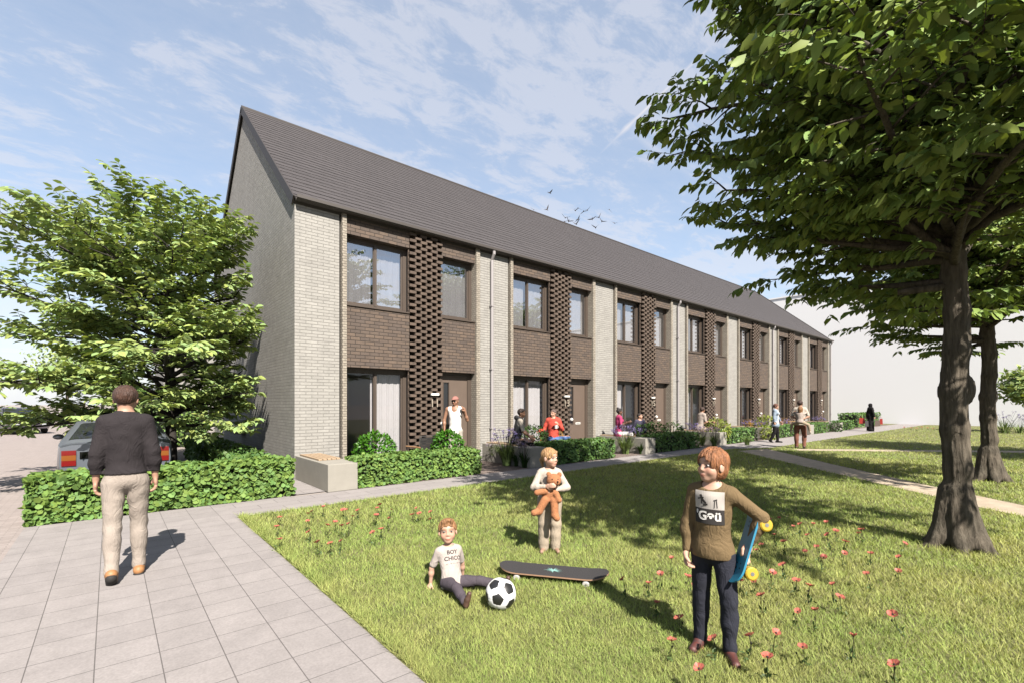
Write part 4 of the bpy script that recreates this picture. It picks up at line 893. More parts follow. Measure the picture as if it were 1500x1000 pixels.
def tree_young():
    t = thing('young_tree', 'young layered tree with light green leaves in the hedge bed beside the brick gable', 'tree', (1.04, 13.1, 0)); t.scale = (1.26, 1.26, 1.14)
    b = MB(); r_ = random.Random(8)
    tr = [Vector((0, 0, 0)), Vector((.01, 0, .8)), Vector((-.02, .02, 1.6)), Vector((.02, 0, 2.5)), Vector((-.06, .02, 3.5)), Vector((-.10, .0, 4.5))]
    b.tube(tr, [.11, .085, .075, .055, .036, .015], 'bark_dark', 10); b.build('trunk', t, smooth=True)
    def at(z):
        for i in range(5):
            if tr[i].z <= z <= tr[i + 1].z: return tr[i].lerp(tr[i + 1], (z - tr[i].z) / (tr[i + 1].z - tr[i].z))
        return tr[-1]
    prims = []; n = 42
    for i in range(n):
        f = i / (n - 1); z = 1.15 + 3.25 * f; az = i * 2.39996 + .4 + r_.uniform(-.2, .2); el = R(14 + 40 * f + r_.uniform(-12, 22)); ln = (1.75 + .75 * math.sin(math.pi * min(1, f * 1.15)) - .75 * f ** 3) * r_.uniform(.8, 1.12)
        prims.append((at(z), (math.cos(az) * math.cos(el), math.sin(az) * math.cos(el), math.sin(el)), ln, .045 - .022 * f))
    for az, z, ln, el in ((190, 2.3, 2.7, 32), (178, 3.0, 2.35, 40), (205, 1.4, 2.6, 10), (172, 1.1, 2.3, 4), (330, 1.3, 2.0, 8), (350, 1.9, 2.1, 14), (310, 2.4, 1.8, 22), (300, 1.0, 1.8, 6), (250, 1.25, 1.9, 10)):
        prims.append((at(z), (math.cos(R(az)) * math.cos(R(el)), math.sin(R(az)) * math.cos(R(el)), math.sin(R(el))), ln, .038))
    b, P, D, N = branches(None, prims, 5, sec=.155, twig=.095, leafstep=.033, droop=.12, seclen=.50, twl=(.2, .36), flat=.5, tipdroop=.7, zv=(-.2, .6))
    ok_ = [v[0] * RT[0] + v[1] * RT[1] < 1.88 and v[0] < 1.10 for v in b.v]; kf = [q for q, f in enumerate(b.f) if all(ok_[j] for j in f)]; b.f = [b.f[q] for q in kf]; b.m = [b.m[q] for q in kf]
    used_ = sorted({j for f in b.f for j in f}); mp_ = {j: q for q, j in enumerate(used_)}; b.v = [b.v[j] for j in used_]; b.f = [tuple(mp_[j] for j in f) for f in b.f]
    o = b.build('limbs', t, smooth=True); o.data.materials[0] = MATS['bark_dark']
    s = (P[:, 0] * RT[0] + P[:, 1] * RT[1] < 1.9) & (P[:, 0] < 1.12); P, D, N = P[s], D[s], N[s]; n = len(P); sz = rng.uniform(.10, .16, n); v, f, col = leafcloud(P, D, N, sz, sz * .5, T_FOLD, (.78, 1.22)); npmesh('crown', v, f, 'leaf_young', t, col=col)
tree_young()
def tree_far(label, x, y, h, r, n=1500):
    t = thing('street_tree', label, 'tree', (x, y, 0), group='far street trees'); b = MB(); b.tube([(0, 0, 0), (.03, 0, h * .35), (0, .02, h * .8)], [.14, .11, .03], 'bark', 8)
    for i in range(9):
        a = i * 2.4; z = h * (.35 + .05 * i); b.tube([(0, 0, z), (r * .7 * math.cos(a), r * .7 * math.sin(a), z + h * .15)], [.05, .01], 'bark', 5)
    b.build('trunk', t); d = unit(rng.normal(0, 1, (n, 3))); P = d * (r * rng.random((n, 1)) ** .4) * np.array((1, 1, .8)) * (1 + .25 * np.sin(d[:, [0]] * 5) * np.sin(d[:, [1]] * 6 + d[:, [2]] * 4)) + np.array((0, 0, h * .66))
    v, f, col = leafcloud(P, rng.normal(0, 1, P.shape), d + np.array((0, 0, .8)) + rng.normal(0, .4, P.shape), .3, .2, T_FLAT); npmesh('crown', v, f, 'leaf_young', t, col=col)
for (px_, d_, h_, r_, lb) in ((98, 42, 7.5, 2.6, 'far street tree left of the walking man in the pale shirt'), (150, 46, 7, 2.3, 'far street tree just left of the dark car roof'), (169, 50, 6.5, 2.1, 'farthest street tree, behind the dark car roof')):
    p = FW * d_ + RT * ((px_ - CXP) / F_PX * d_); tree_far(lb, float(p[0]), float(p[1]), h_, r_)
p = G(1512, 634); tree_far('small dark tree at the far right edge of the lawn', p[0] + .6, p[1], 4.0, 1.35, 1800)
# --- hedges and shrubs
hedge('clipped_hedge', 'long low hedge in front of the parked silver car, behind the walking man', -.84, 2.47, 8.86, 9.62, .62, .082, 8600)
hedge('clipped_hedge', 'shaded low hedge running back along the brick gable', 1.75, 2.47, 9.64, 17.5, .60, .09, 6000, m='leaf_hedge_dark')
hedge('tall_hedge', 'tall green garden hedge behind the young tree, at the rear of the gable', .3, 2.9, 21.5, 22.4, 2.1, .11, 2600, T=T_FLAT)
hedge('tall_hedge', 'tall green hedge screen further back, left of the gable corner', .2, 1.2, 24, 30, 2.3, .12, 2000, T=T_FLAT)
HL = ['low clipped hedge in front of the black chair and number 11', 'low clipped hedge in front of the man in the coral hoodie', 'dark shaded hedge just right of the bench of the woman in pink',
      'low hedge just left of the woman walking in a denim shirt', 'dark low hedge between the walking woman and the piggyback pair', 'low hedge right of the piggyback pair', 'last low hedge, before the woman carrying shopping bags']
for k in range(7):
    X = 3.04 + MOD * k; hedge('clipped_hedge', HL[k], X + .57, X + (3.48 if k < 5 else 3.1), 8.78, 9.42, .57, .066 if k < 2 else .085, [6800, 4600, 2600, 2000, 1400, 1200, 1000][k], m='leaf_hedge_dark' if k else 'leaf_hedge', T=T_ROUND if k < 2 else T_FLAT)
hedge('clipped_hedge', 'tall end hedge behind the woman carrying shopping bags', 39, 45, 9.2, 10.4, .95, .12, 1500, m='leaf_hedge_dark', T=T_FLAT)
for (px_, Y, r, zc, m, lb, lf, n) in ((550, 9.85, .42, .56, 'leaf_box', 'bright green dome shrub beside the tall ground floor window of number 11', .085, 1500), (655, 9.75, .37, .60, 'leaf_box', 'bright green dome shrub in front of the man in the white tank top', .085, 1300),
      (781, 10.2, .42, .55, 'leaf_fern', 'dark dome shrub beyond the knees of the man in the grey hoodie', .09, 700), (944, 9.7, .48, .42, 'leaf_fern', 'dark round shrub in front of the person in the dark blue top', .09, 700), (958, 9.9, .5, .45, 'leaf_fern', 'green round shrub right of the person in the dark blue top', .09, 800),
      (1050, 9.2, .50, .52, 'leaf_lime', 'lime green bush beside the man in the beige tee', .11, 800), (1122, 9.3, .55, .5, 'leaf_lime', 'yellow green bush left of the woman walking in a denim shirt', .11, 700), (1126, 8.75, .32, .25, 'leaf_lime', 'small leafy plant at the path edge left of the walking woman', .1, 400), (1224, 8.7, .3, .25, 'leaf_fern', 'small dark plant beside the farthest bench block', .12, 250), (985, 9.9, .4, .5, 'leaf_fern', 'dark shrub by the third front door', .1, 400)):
    ballshrub('round_shrub' if zc > .3 else 'leafy_plant', lb, onY(px_, Y), Y, r, zc, m, lf, n)
def iv(px_, py, r, h, n, lb, **k): x, y = G(px_, py); iris(lb, x, y, r, h, n, **k)
iv(724, 676, .25, .5, 40, 'small pale flowering plant at the hedge end left of the violet irises', petal='petal_pale', nf=10)
iv(742, 681, .50, .80, 190, 'big violet flowering clump left of the bench of the man in the grey hoodie', nf=34)
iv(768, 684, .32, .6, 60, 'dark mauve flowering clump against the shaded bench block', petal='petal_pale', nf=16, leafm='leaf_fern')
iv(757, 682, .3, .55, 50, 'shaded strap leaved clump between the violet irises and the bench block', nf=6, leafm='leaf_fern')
iv(916, 664, .55, .78, 150, 'violet flowering clump in front of the bench of the woman in pink', nf=30)
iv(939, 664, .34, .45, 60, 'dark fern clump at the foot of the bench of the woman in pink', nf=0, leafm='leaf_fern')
iv(1029, 652, .35, .62, 60, 'pale pink flowering grass left of the pair at the fourth bench', petal='petal_pale', nf=26)
iv(1046, 653, .35, .62, 60, 'pale pink flowering grass right of its twin at the fourth bench', petal='petal_pale', nf=26)
for (px_, Y, lb) in ((1012, 9.6, 'violet flowers behind the hedge beside the man in the beige tee'), (1100, 9.55, 'violet flowers below the yellow chairs'), (1113, 9.55, 'violet flowers left of the walking woman'), (1150, 9.6, 'violet flowers between the walking woman and the piggyback pair'), (1200, 9.5, 'violet flowers in front of the last front door')):
    iris(lb, onY(px_, Y), Y, .5, .72, 26, nf=24)
x_, y_ = G(1472, 634); iris('dark strap leaved clump with pale violet flowers far right behind the second trunk', x_, y_, .9, 1.0, 70, nf=24)
x_, y_ = G(1493, 634); iris('dark strap leaved clump at the right edge behind the second trunk', x_, y_, .8, .8, 50, nf=12)
x_, y_ = G(1108, 652); iris('pale green strap leaved clump at the path edge by the walking woman', x_, y_ + .35, .4, .5, 50, nf=0)
# ------------------------------------------------------------------ people
def hoodof(col):
    def fn(sk):
        H = sk['H']; c = sk['N'] - sk['f'] * .045 * H + sk['u'] * .01 * H
        sdfmesh('hood', [ell(c - sk['u'] * .015 * H, (.075 * H, .055 * H, .045 * H), np.stack([sk['l'], sk['f'], sk['u']]), .02), cap(sk['N'] + sk['l'] * .05 * H, sk['N'] + sk['f'] * .045 * H - sk['u'] * .03 * H, .022 * H, .016 * H, .02), cap(sk['N'] - sk['l'] * .05 * H, sk['N'] + sk['f'] * .045 * H - sk['u'] * .03 * H, .022 * H, .016 * H, .02)], sk['h'], col, sk['root'], carve=[ell(c + sk['f'] * .035 * H + sk['u'] * .03 * H, (.055 * H, .05 * H, .04 * H), None, .01)])
    return fn
def seat_man(**k): pass
# 1 man walking away on the paving
c_sweat = cloth('charcoal', (.040, .034, .037)); c_beige = cloth('beige_trousers', (.43, .37, .32)); boots = mat('tan_leather', (.46, .22, .085), .6, .15, 15)
figure('man seen from behind walking away on the paving in a dark sweater and beige trousers', (.115, 5.74, 0), facing(.115, 5.74), 1.785, front=(.05, 1), look=(.3, 1, -.05), h=.0095, skin='fair', build=.95, hr=.138, shw=.087,
       aL=((-.17, -.05, -1), (-.04, .2, -1)), aR=((.17, -.06, -1), (.07, .18, -1)), lL=((-.02, -.10, -1), (-.01, -.42, -1)), lR=((.02, .20, -1), (.0, -.08, -1)),
       toes={'L': (0, .75, -.66), 'R': (.05, 1, 0)}, haircol=(.085, .04, .025), clothes=[trousers(c_beige, .97, .006, .005, cuff=1., waist=.09), shirt(c_sweat, 1., .04, .014, .006, 'sweater'), shoes(boots, .007, .06, mat('dark_sole', (.02, .017, .015), .8))], curl=(.6, .6))
# 2 girl hugging a teddy bear
GX, GY = 3.69, 3.69; c_cream = cloth('cream', (.62, .54, .46)); c_sand = cloth('sand', (.52, .43, .33))
figure('blonde girl standing on the lawn in cream clothes hugging a teddy bear', (GX, GY, 0), facing(GX, GY), 1.13, front=(.12, -1), look=(.80, -.62, .06), hr=.187, h=.0065, skin='pale', female=False, build=1.0, shw=.095,
       aL=((.62, -.42, -1), (-1, -.62, -.10)), aR=((-.42, -.52, -.85), (1, -.62, .22)), lL=((.03, 0, -1), (0, .03, -1)), lR=((-.03, 0, -1), (0, .03, -1)), toes={'L': (.3, -1, 0), 'R': (-.2, -1, 0)}, palmL=(0, 1, 0), palmR=(0, 1, 0),
       hair='pony', haircol=(.50, .29, .13), clothes=[trousers(c_sand, 1., .034, .008), shirt(c_cream, .96, -.05, .011, .004, 'jumper'), shoes(mat('girl_shoe', (.42, .25, .18), .7), .005)], curl=(.35, .35))
fur = mat('teddy_fur', (.50, .205, .085), .95, .18, 60, .6, 130)
t = thing('teddy_bear', 'orange brown teddy bear held by the blonde girl', 'teddy bear', (GX, GY, 0), facing(GX, GY))
bp = [ell((.0, -.118, .655), (.085, .06, .10), None, .02), ell((.045, -.135, .80), (.078, .07, .072), None, .015), ell((.075, -.20, .79), (.036, .03, .03), None, .02), ell((-.01, -.13, .865), (.026, .016, .028), None, .01), ell((.105, -.13, .862), (.026, .016, .028), None, .01),
      cap((-.05, -.165, .69), (-.135, -.185, .675), .036, .032, .02), cap((.07, -.165, .66), (.10, -.19, .60), .034, .03, .02), cap((-.05, -.165, .59), (-.11, -.19, .49), .045, .04, .02), cap((-.11, -.19, .475), (-.165, -.23, .47), .036, .034, .02), cap((.05, -.165, .58), (.055, -.2, .45), .045, .04, .02), cap((.055, -.2, .435), (.075, -.24, .42), .037, .034, .02)]
sdfmesh('body', bp, .006, fur, t)
b = MB(); b.ball((.085, -.229, .80), .011, 'eye_dark'); b.build('nose', t, smooth=True)
for s in (-1, 1): b = MB(); b.ball((.058 + s * .03, -.20, .822), .007, 'eye_dark', 8, 6); b.build('eye', t, smooth=True)
# 3 boy with a small blue board under his arm
BX, BY = 2.99, 1.49; c_olive = cloth('olive', (.215, .15, .078)); c_jean = cloth('dark_denim', (.038, .040, .056), vs=30)
sk = figure('auburn haired boy in an olive shirt standing with a blue board under his arm', (BX, BY, 0), facing(BX, BY), 1.325, front=(-.30, -1), look=(-.80, -.80, .10), hr=.163, h=.0058, skin='pale', shw=.098, build=.96,
       aL=((.86, .10, -.70), (-.40, .05, -1), (-.35, -.1, -1)), aR=((-.20, .05, -1), (-.02, -.22, -1)), lL=((.10, -.06, -1), (.02, .04, -1)), lR=((-.03, .10, -1), (-.02, .06, -1)), toes={'L': (.25, -1, 0), 'R': (-.35, -1, 0)}, palmL=(.2, -.2, .1),
       hair='bowl', haircol=(.36, .15, .062), curl=(.35, 1.0), clothes=[trousers(c_jean, .98, .010, .006, waist=.0), shirt(c_olive, .97, -.03, .010, .005, 'long_sleeved_shirt'), shoes(mat('boy_shoe', (.05, .035, .035), .6, .0, 40, col2=(.16, .035, .025)), .006, 0, mat('red_sole', (.22, .035, .025), .6))])
pw_, pk_, pg_ = mat('print_pale', (.60, .55, .50), .9), mat('print_black', (.035, .03, .028), .9), mat('print_white', (.75, .72, .68), .9)
polys = [gridpoly(0, -.09, .09, .0, .112, 12), gridpoly(1, -.09, .09, -.095, .0, 12),
         (2, [(-.06, .085), (-.045, .09), (-.03, .06), (-.01, .04), (-.02, .032), (-.045, .05)], [(0, 1, 2, 3, 4, 5)]), (2, [(-.07, .055), (-.03, .068), (-.028, .075), (-.07, .064)], [(0, 1, 2, 3)]), (2, [(-.035, .03), (-.006, .036), (-.004, .024), (-.034, .016)], [(0, 1, 2, 3)]), (2, [(-.05, .07), (-.04, .072), (-.04, .03), (-.048, .03)], [(0, 1, 2, 3)]),
         (2, [(.03, .06), (.05, .068), (.052, .06), (.032, .054)], [(0, 1, 2, 3)]), (2, [(.035, .058), (.04, .058), (.038, .01), (.034, .01)], [(0, 1, 2, 3)]), (2, [(.045, .058), (.05, .058), (.055, .012), (.051, .012)], [(0, 1, 2, 3)]),
         textpoly(3, "'G\u0259\u00fc", .078, -.002, -.068, .0025)]
project(sk, sk['long_sleeved_shirt'], 'shirt_print', polys, .17, .66, .0, [pw_, pk_, pk_, pg_])
def deck_pts(L_, w, kick, n=36, nose=.5):
    out = []
    for i in range(n + 1):
        s = -math.cos(math.pi * i / n); e0 = 1 - w / L_; e = max(0, (abs(s) - e0) / (1 - e0)); hw = w / 2 * (math.sqrt(max(0, 1 - e ** 2.1)) if e > 0 else 1); z = kick * max(0, (abs(s) - .62) / .38) ** 1.6; out.append((s * L_ / 2, max(hw, .004), z))
    return out
def board(label, loc, M, L_, w, kick, deckm, sidem, wheelm, wr, ww, truckm, deco):
    t = thing('skateboard', label, 'skateboard', loc); t.matrix_world = M
    st = deck_pts(L_, w, kick); b = MB(); th = .012; vs = []
    for x, hw, z in st: vs += [(x, -hw, z), (x, hw, z), (x, hw, z - th), (x, -hw, z - th)]
    n = len(st); b.add(vs, [(4 * i, 4 * i + 1, 4 * i + 5, 4 * i + 4)[::-1] for i in range(n - 1)], deckm)
    b.add(vs, [f for i in range(n - 1) for f in ((4 * i + 1, 4 * i + 2, 4 * i + 6, 4 * i + 5), (4 * i + 2, 4 * i + 3, 4 * i + 7, 4 * i + 6), (4 * i + 3, 4 * i, 4 * i + 4, 4 * i + 7))] + [(0, 1, 2, 3), (4 * n - 4, 4 * n - 3, 4 * n - 2, 4 * n - 1)], sidem)
    b.build('deck', t)
    for s in (-1, 1):
        x = s * L_ * .31; b = MB(); b.box(x - .03, x + .03, -.022, .022, -th - .022, -th, truckm); b.tube([(x, -w * .40, -th - .04), (x, w * .40, -th - .04)], .009, truckm, 8); b.box(x - .014, x + .014, -w * .22, w * .22, -th - .045, -th - .02, truckm); b.build('truck', t)
        for q in (-1, 1):
            b = MB(); y = q * w * .42; b.tube([(x, y - ww / 2, -th - .04), (x, y - ww * .38, -th - .04), (x, y + ww * .38, -th - .04), (x, y + ww / 2, -th - .04)], [wr * .8, wr, wr, wr * .8], wheelm, 16); b.tube([(x, y - ww / 2 - .002, -th - .04), (x, y + ww / 2 + .002, -th - .04)], wr * .3, 'steel', 10); b.build('wheel', t, smooth=False)
    deco(t); return t
blue = mat('blue_plastic', (.03, .26, .42), .35, spec=.5); yel = mat('yellow_urethane', (.62, .42, .03), .45, .08, 20); blackm = mat('black_metal', (.02, .02, .02), .4)
rzB = facing(BX, BY); ax = Vector((.27, .28, .90)).normalized(); nz_ = Vector((-.92, -.36, .15)); nz_ = (nz_ - ax * nz_.dot(ax)).normalized(); yy = nz_.cross(ax)
Mloc = Matrix((ax, yy, nz_)).transposed().to_4x4(); Mloc.translation = Vector((.185, -.03, .735))
def deco_blue(t):
    b = MB()
    for x in (-.15, -.12, .12, .15):
        for y in (-.02, .02): b.tube([(x, y, .0005), (x, y, .0022)], .0045, blackm, 8)
    b.build('bolts', t); b = MB(); b.tube([(-.055, 0, .0006), (-.055, 0, .002)], .022, mat('sticker_cream', (.6, .5, .3), .6), 16); b.build('sticker', t)
board('small blue board with yellow wheels held under the arm of the auburn haired boy', (0, 0, 0), Matrix.Translation((BX, BY, 0)) @ Matrix.Rotation(rzB, 4, 'Z') @ Mloc, .50, .145, .022, blue, blue, yel, .040, .052, blackm, deco_blue)
# the long black board on the grass
p0, p1 = Vector((*G(733, 821, .11), 0)), Vector((*G(892, 835, .11), 0)); d_ = (p1 - p0); Lb = d_.length; an = math.atan2(d_.y, d_.x)
grip = mat('grip_tape', (.035, .032, .034), .95, .15, 200, .3, 400); ply = mat('ply_edge', (.45, .27, .17), .6, .1, 40); greyw = mat('grey_urethane', (.62, .6, .57), .5)
def deco_black(t):
    b = MB(); r_ = random.Random(2); tm = mat('teal_splash', (.35, .66, .60), .8)
    for i in range(46):
        a = r_.uniform(0, 6.283); l_ = r_.uniform(.03, .10); w = r_.uniform(.003, .008); c, s = math.cos(a), math.sin(a); z = .0012 + .00006 * i; b.add([(-s * w, c * w * .8, z), (s * w, -c * w * .8, z), (c * l_, s * l_ * .75, z)], [(0, 1, 2)], tm)
    b.build('splash_emblem', t)
board('long black skateboard with a teal splash emblem lying on the grass', (0, 0, 0), Matrix.Translation(((p0.x + p1.x) / 2, (p0.y + p1.y) / 2, .066)) @ Matrix.Rotation(an, 4, 'Z'), Lb, .30, .03, grip, ply, greyw, .032, .04, 'steel', deco_black)
# 4 boy sitting on the grass, with a football
SX, SY = G(662, 864); c_tee = cloth('pale_tee', (.56, .49, .45)); c_plum = cloth('plum_grey', (.105, .088, .105))
sk = figure('small boy sitting on the grass in a pale tee printed with two words', (SX, SY, 0), facing(SX, SY), .98, front=(.30, -1), lean=(-.13, .42, 1), look=(.02, -1, .22), hr=.215, h=.0058, skin='pale', hipz=.085, shw=.098, legk=.46,
       aR=((-.42, .12, -1), (-.08, -.02, -1), (-.15, -.3, -.25)), aL=((.25, .42, -1), (.05, .25, -1), (.4, .2, -.3)), lR=((.42, -.95, .10), (.33, -.95, -.16)), lL=((.95, -.32, .08), (.93, -.34, -.12)), toes={'R': (.35, -.35, .8), 'L': (.5, -.2, .85), 'flexR': 1, 'flexL': 1},
       hair='quiff', haircol=(.40, .20, .085), clothes=[trousers(c_plum, .95, .011, .006, cuff=1.), shirt(c_tee, .42, -.06, .012, .004, 'tee_shirt'), shoes(mat('brown_sandal', (.10, .05, .03), .6, .3, 25), .004)], palmL=(0, 0, -1), palmR=(0, 0, -1), curl=(.15, .15))
ink = mat('print_ink', (.06, .045, .045), .9)
project(sk, sk['tee_shirt'], 'shirt_print', [textpoly(0, 'BOY', .048, .012, .035, .001), textpoly(0, 'CHICO', .048, .014, -.018, .001), textpoly(0, '~ . ~ ~ . y ~', .026, .012, -.052)], .2, .62, .0, [ink], parent=None)
bm = bmesh.new(); bmesh.ops.create_icosphere(bm, subdivisions=1, radius=1); ico = np.array([v.co[:] for v in bm.verts][:12]); bm.free()
bm = bmesh.new(); bmesh.ops.create_icosphere(bm, subdivisions=1, radius=1); bm.free()
ph = (1 + 5 ** .5) / 2; ico = unit(np.array([(0, s, t * ph) for s in (-1, 1) for t in (-1, 1)] + [(s, t * ph, 0) for s in (-1, 1) for t in (-1, 1)] + [(t * ph, 0, s) for s in (-1, 1) for t in (-1, 1)], float))
bm = bmesh.new(); bmesh.ops.create_icosphere(bm, subdivisions=6, radius=1); V = np.array([v.co[:] for v in bm.verts]); Fq = np.array([[v.index for v in f.verts] for f in bm.faces]); bm.free()
cosv = ico @ ico.T
def pent(p):
    inside = np.full(len(p), -9.); seam = np.full(len(p), 9.)
    for i in range(12):
        nb = [j for j in range(12) if .4 < cosv[i, j] < .5]; m = np.min(np.stack([-.1273 * (p @ (ico[j] + ico[i])) - p @ (ico[j] - ico[i]) for j in nb]), 0); inside = np.maximum(inside, m)
    dd = np.sort(p @ ico.T, 1)
    hexs = unit(np.array([ico[i] + ico[j] + ico[k] for i in range(12) for j in range(i) for k in range(j) if cosv[i, j] > .4 and cosv[i, k] > .4 and cosv[j, k] > .4])); hd_ = np.sort(p @ hexs.T, 1); return inside, hd_[:, -1] - hd_[:, -2]
ins, hx = pent(V); groove = np.minimum(np.abs(ins), np.where(ins < 0, hx, 9)); V2 = V * (1 - .016 * np.exp(-(groove / .022) ** 2))[:, None]
fi, _ = pent(unit(V[Fq].mean(1))); rb = .122; qx, qy = G(737, 892)
bo = npmesh('football', V2 * rb, Fq, [mat('ball_white', (.80, .80, .80), .35, spec=.5), mat('ball_black', (.022, .022, .022), .4, spec=.5)], mi=(fi > 0).astype(int), loc=(qx, qy + .03, rb - .005)); bo.rotation_euler = (R(18), R(24), R(-15)); tag(bo, 'black and white football beside the sitting boy', 'ball')
# 5 man in a white tank top at the door
c_white = cloth('white', (.80, .77, .74)); c_stone = cloth('stone', (.60, .55, .47)); c_black = cloth('black', (.018, .017, .018))
def capfn(col):
    def fn(sk):
        hh, hp, Rh = sk['hh'], sk['hp'], sk['Rh']; sdfmesh('cap', [ell(hp(0, -.05, .15), (.375 * hh, .46 * hh, .40 * hh), Rh, .02), ell(hp(0, .46, .20), (.26 * hh, .24 * hh, .035 * hh), Rh, .03)], sk['h'], col, sk['root'], cuts=[(hp(0, 0, .14), -sk['ul'])])
        sdfmesh('sunglasses', [ell(hp(s * .15, .40, -.0), (.12 * hh, .05 * hh, .065 * hh), Rh, .02) for s in (1, -1)], sk['h'] * .7, 'black_gloss', sk['root'])
    return fn
mat('black_gloss', (.01, .01, .01), .1)
x5 = onY(667, 10.25)
figure('man in a white tank top and pink cap standing at the nearest door', (x5, 10.25, 0), facing(x5, 10.25), 1.80, front=(-.25, -1), look=(-.45, -.9, -.05), skin='tan', build=1.05, h=.011, shw=.12, aL=((.34, -.05, -1), (-.30, -.45, 1), (-.3, -.3, 1)), aR=((-.26, .02, -1), (.02, -.2, -1)), hair='', haircol=(.02, .015, .012), eyes=False,
       clothes=[trousers(c_stone, 1, .014), shirt(c_white, 0, -.04, .008, .003, 'tank_top'), capfn(cloth('pink_cap', (.42, .20, .17))), shoes(c_white)])
# 6 man in a grey sleeveless hoodie on the second bench
def seated(label, x, y, z, **k):
    return figure(label, (x, y, 0), facing(x, y), k.pop('H', 1.76), hipz=z, **k)
c_grey = cloth('grey_hoodie', (.075, .075, .078)); c_ecru = cloth('ecru', (.62, .56, .48))
seated('man in a grey sleeveless hoodie sitting on the second bench block', 8.34, 9.62, .63, front=(.97, .05), lean=(.20, .0, 1), look=(.95, -.25, -.08), skin='tan', h=.0115, aL=((.35, .05, -1), (.75, -.1, -.6)), aR=((.28, -.08, -1), (.72, .0, -.62)), lL=((1, .12, -.02), (.12, 0, -1)), lR=((1, -.12, -.02), (.12, -.02, -1)), haircol=(.035, .02, .015), eyes=False,
       clothes=[trousers(c_black, .97, .012), shirt(c_ecru, .5, -.04, .008, .003, 'tee_shirt'), shirt(c_grey, 0, -.05, .020, .006, 'vest'), hoodof(c_grey), shoes(c_black)])
# 7 man in a coral hoodie with a mug, legs crossed
c_coral = cloth('coral', (.66, .10, .07)); c_bluej = cloth('blue_denim', (.14, .25, .52), vs=25)
seated('man in a coral hoodie and blue jeans sitting cross legged in a chair', 10.16, 10.0, .58, front=(-.12, -1), lean=(0, .12, 1), look=(-.62, -.78, .0), skin='fair', h=.0115, aR=((-.42, .02, -1), (-.40, -.5, -.15)), aL=((.34, -.08, -1), (-.45, -.7, .62)), lL=((.92, -.6, .18), (-.95, -.35, -.12)), lR=((.10, -1, -.02), (.0, .0, -1)), toes={'L': (-.5, -.8, .1), 'R': (0, -1, 0)}, haircol=(.15, .10, .085), eyes=False, build=1.05,
       clothes=[trousers(c_bluej, .97, .014), shirt(c_coral, 1., -.04, .018, .007, 'hoodie'), hoodof(c_coral), shoes(mat('dark_trainer', (.05, .04, .045), .6), .006, 0, c_white)])
t = thing('mug', 'white mug in the hand of the man in the coral hoodie', 'mug', (10.16, 10.0, 0), facing(10.16, 10.0)); b = MB(); b.tube([(.075, -.42, .90), (.075, -.42, 1.0)], [.036, .04], 'white_plastic', 14); b.build('cup', t); b = MB(); b.tube([(.112, -.42, .98), (.14, -.42, .97), (.14, -.42, .93), (.11, -.42, .92)], .007, 'white_plastic', 6); b.build('handle', t)
# 8 woman in pink
c_pink = cloth('pink', (.52, .07, .19)); c_offw = cloth('offwhite', (.72, .70, .68))
seated('woman in a pink top with a dark hair bun sitting on a bench block', 13.28, 9.95, .63, H=1.68, front=(.85, .35), lean=(.03, 0, 1), look=(.95, .15, 0), skin='dark', h=.0125, female=True, aR=((.05, -.15, -1), (.9, -.15, .42)), aL=((.1, .1, -1), (.9, 0, .3)), lL=((1, .3, -.03), (.1, 0, -1)), lR=((1, .05, -.03), (.1, 0, -1)), hair='bun', haircol=(.022, .016, .015), eyes=False, clothes=[trousers(c_offw, .97, .012), shirt(c_pink, .42, -.09, .012, .004, 'top', flare=.006), shoes(c_offw)])
c_navy = cloth('dusk_blue', (.085, .08, .125)); x9 = onY(937, 10.15)
seated('person in a dark blue top sitting behind the dark round shrubs', x9, 10.15, .48, H=1.6, front=(.5, -1), look=(.9, -.35, .12), skin='fair', h=.013, aR=((-.3, -.1, -1), (.1, -.6, -.8)), aL=((.3, -.1, -1), (-.1, -.6, -.8)), lL=((.4, -1, 0), (0, 0, -1)), lR=((.2, -1, 0), (0, 0, -1)), haircol=(.03, .02, .018), eyes=False, clothes=[trousers(c_black), shirt(c_navy, 1., -.04, .014, .005, 'jumper'), shoes(c_black)])
c_bt = cloth('beige_tee', (.50, .42, .37))
seated('man in a beige tee seen from behind sitting on the fourth bench block', 18.36, 9.72, .63, front=(.75, .65), lean=(.16, .12, 1), look=(.6, .7, -.1), skin='tan', h=.014, build=1.04, aR=((.15, -.05, -1), (.85, .2, .0)), aL=((.0, .2, -1), (.7, .2, -.2)), lL=((.7, .75, 0), (0, 0, -1)), lR=((.95, .2, 0), (0, 0, -1)), haircol=(.06, .03, .02), eyes=False, clothes=[trousers(c_sand, .6, .014), shirt(c_bt, .42, -.04, .014, .005, 'tee_shirt'), shoes(c_black)])
# 11 walking woman
c_denim = cloth('washed_denim', (.34, .42, .52)); x, y = G(1136, 647.5)
figure('woman walking along the footpath in an open denim shirt and black trousers', (x, y, 0), facing(x, y), 1.62, front=(.95, -.2), look=(1, -.1, -.05), female=True, skin='fair', h=.0125, aR=((-.1, -.12, -1), (.08, -.05, -1)), aL=((.2, .1, -1), (.5, .05, -.9)), lL=((.16, 0, -1), (.0, 0, -1)), lR=((-.05, 0, -1), (-.42, 0, -1)), toes={'R': (.8, 0, -.6), 'L': (1, 0, 0)}, hair='tied', haircol=(.16, .06, .035), eyes=False,
       clothes=[trousers(c_black, .98, .012), shirt(c_white, .3, -.02, .008, .003, 'white_top'), shirt(c_denim, .9, -.11, .020, .006, 'denim_shirt', flare=.012, open_=True), shoes(c_black)])
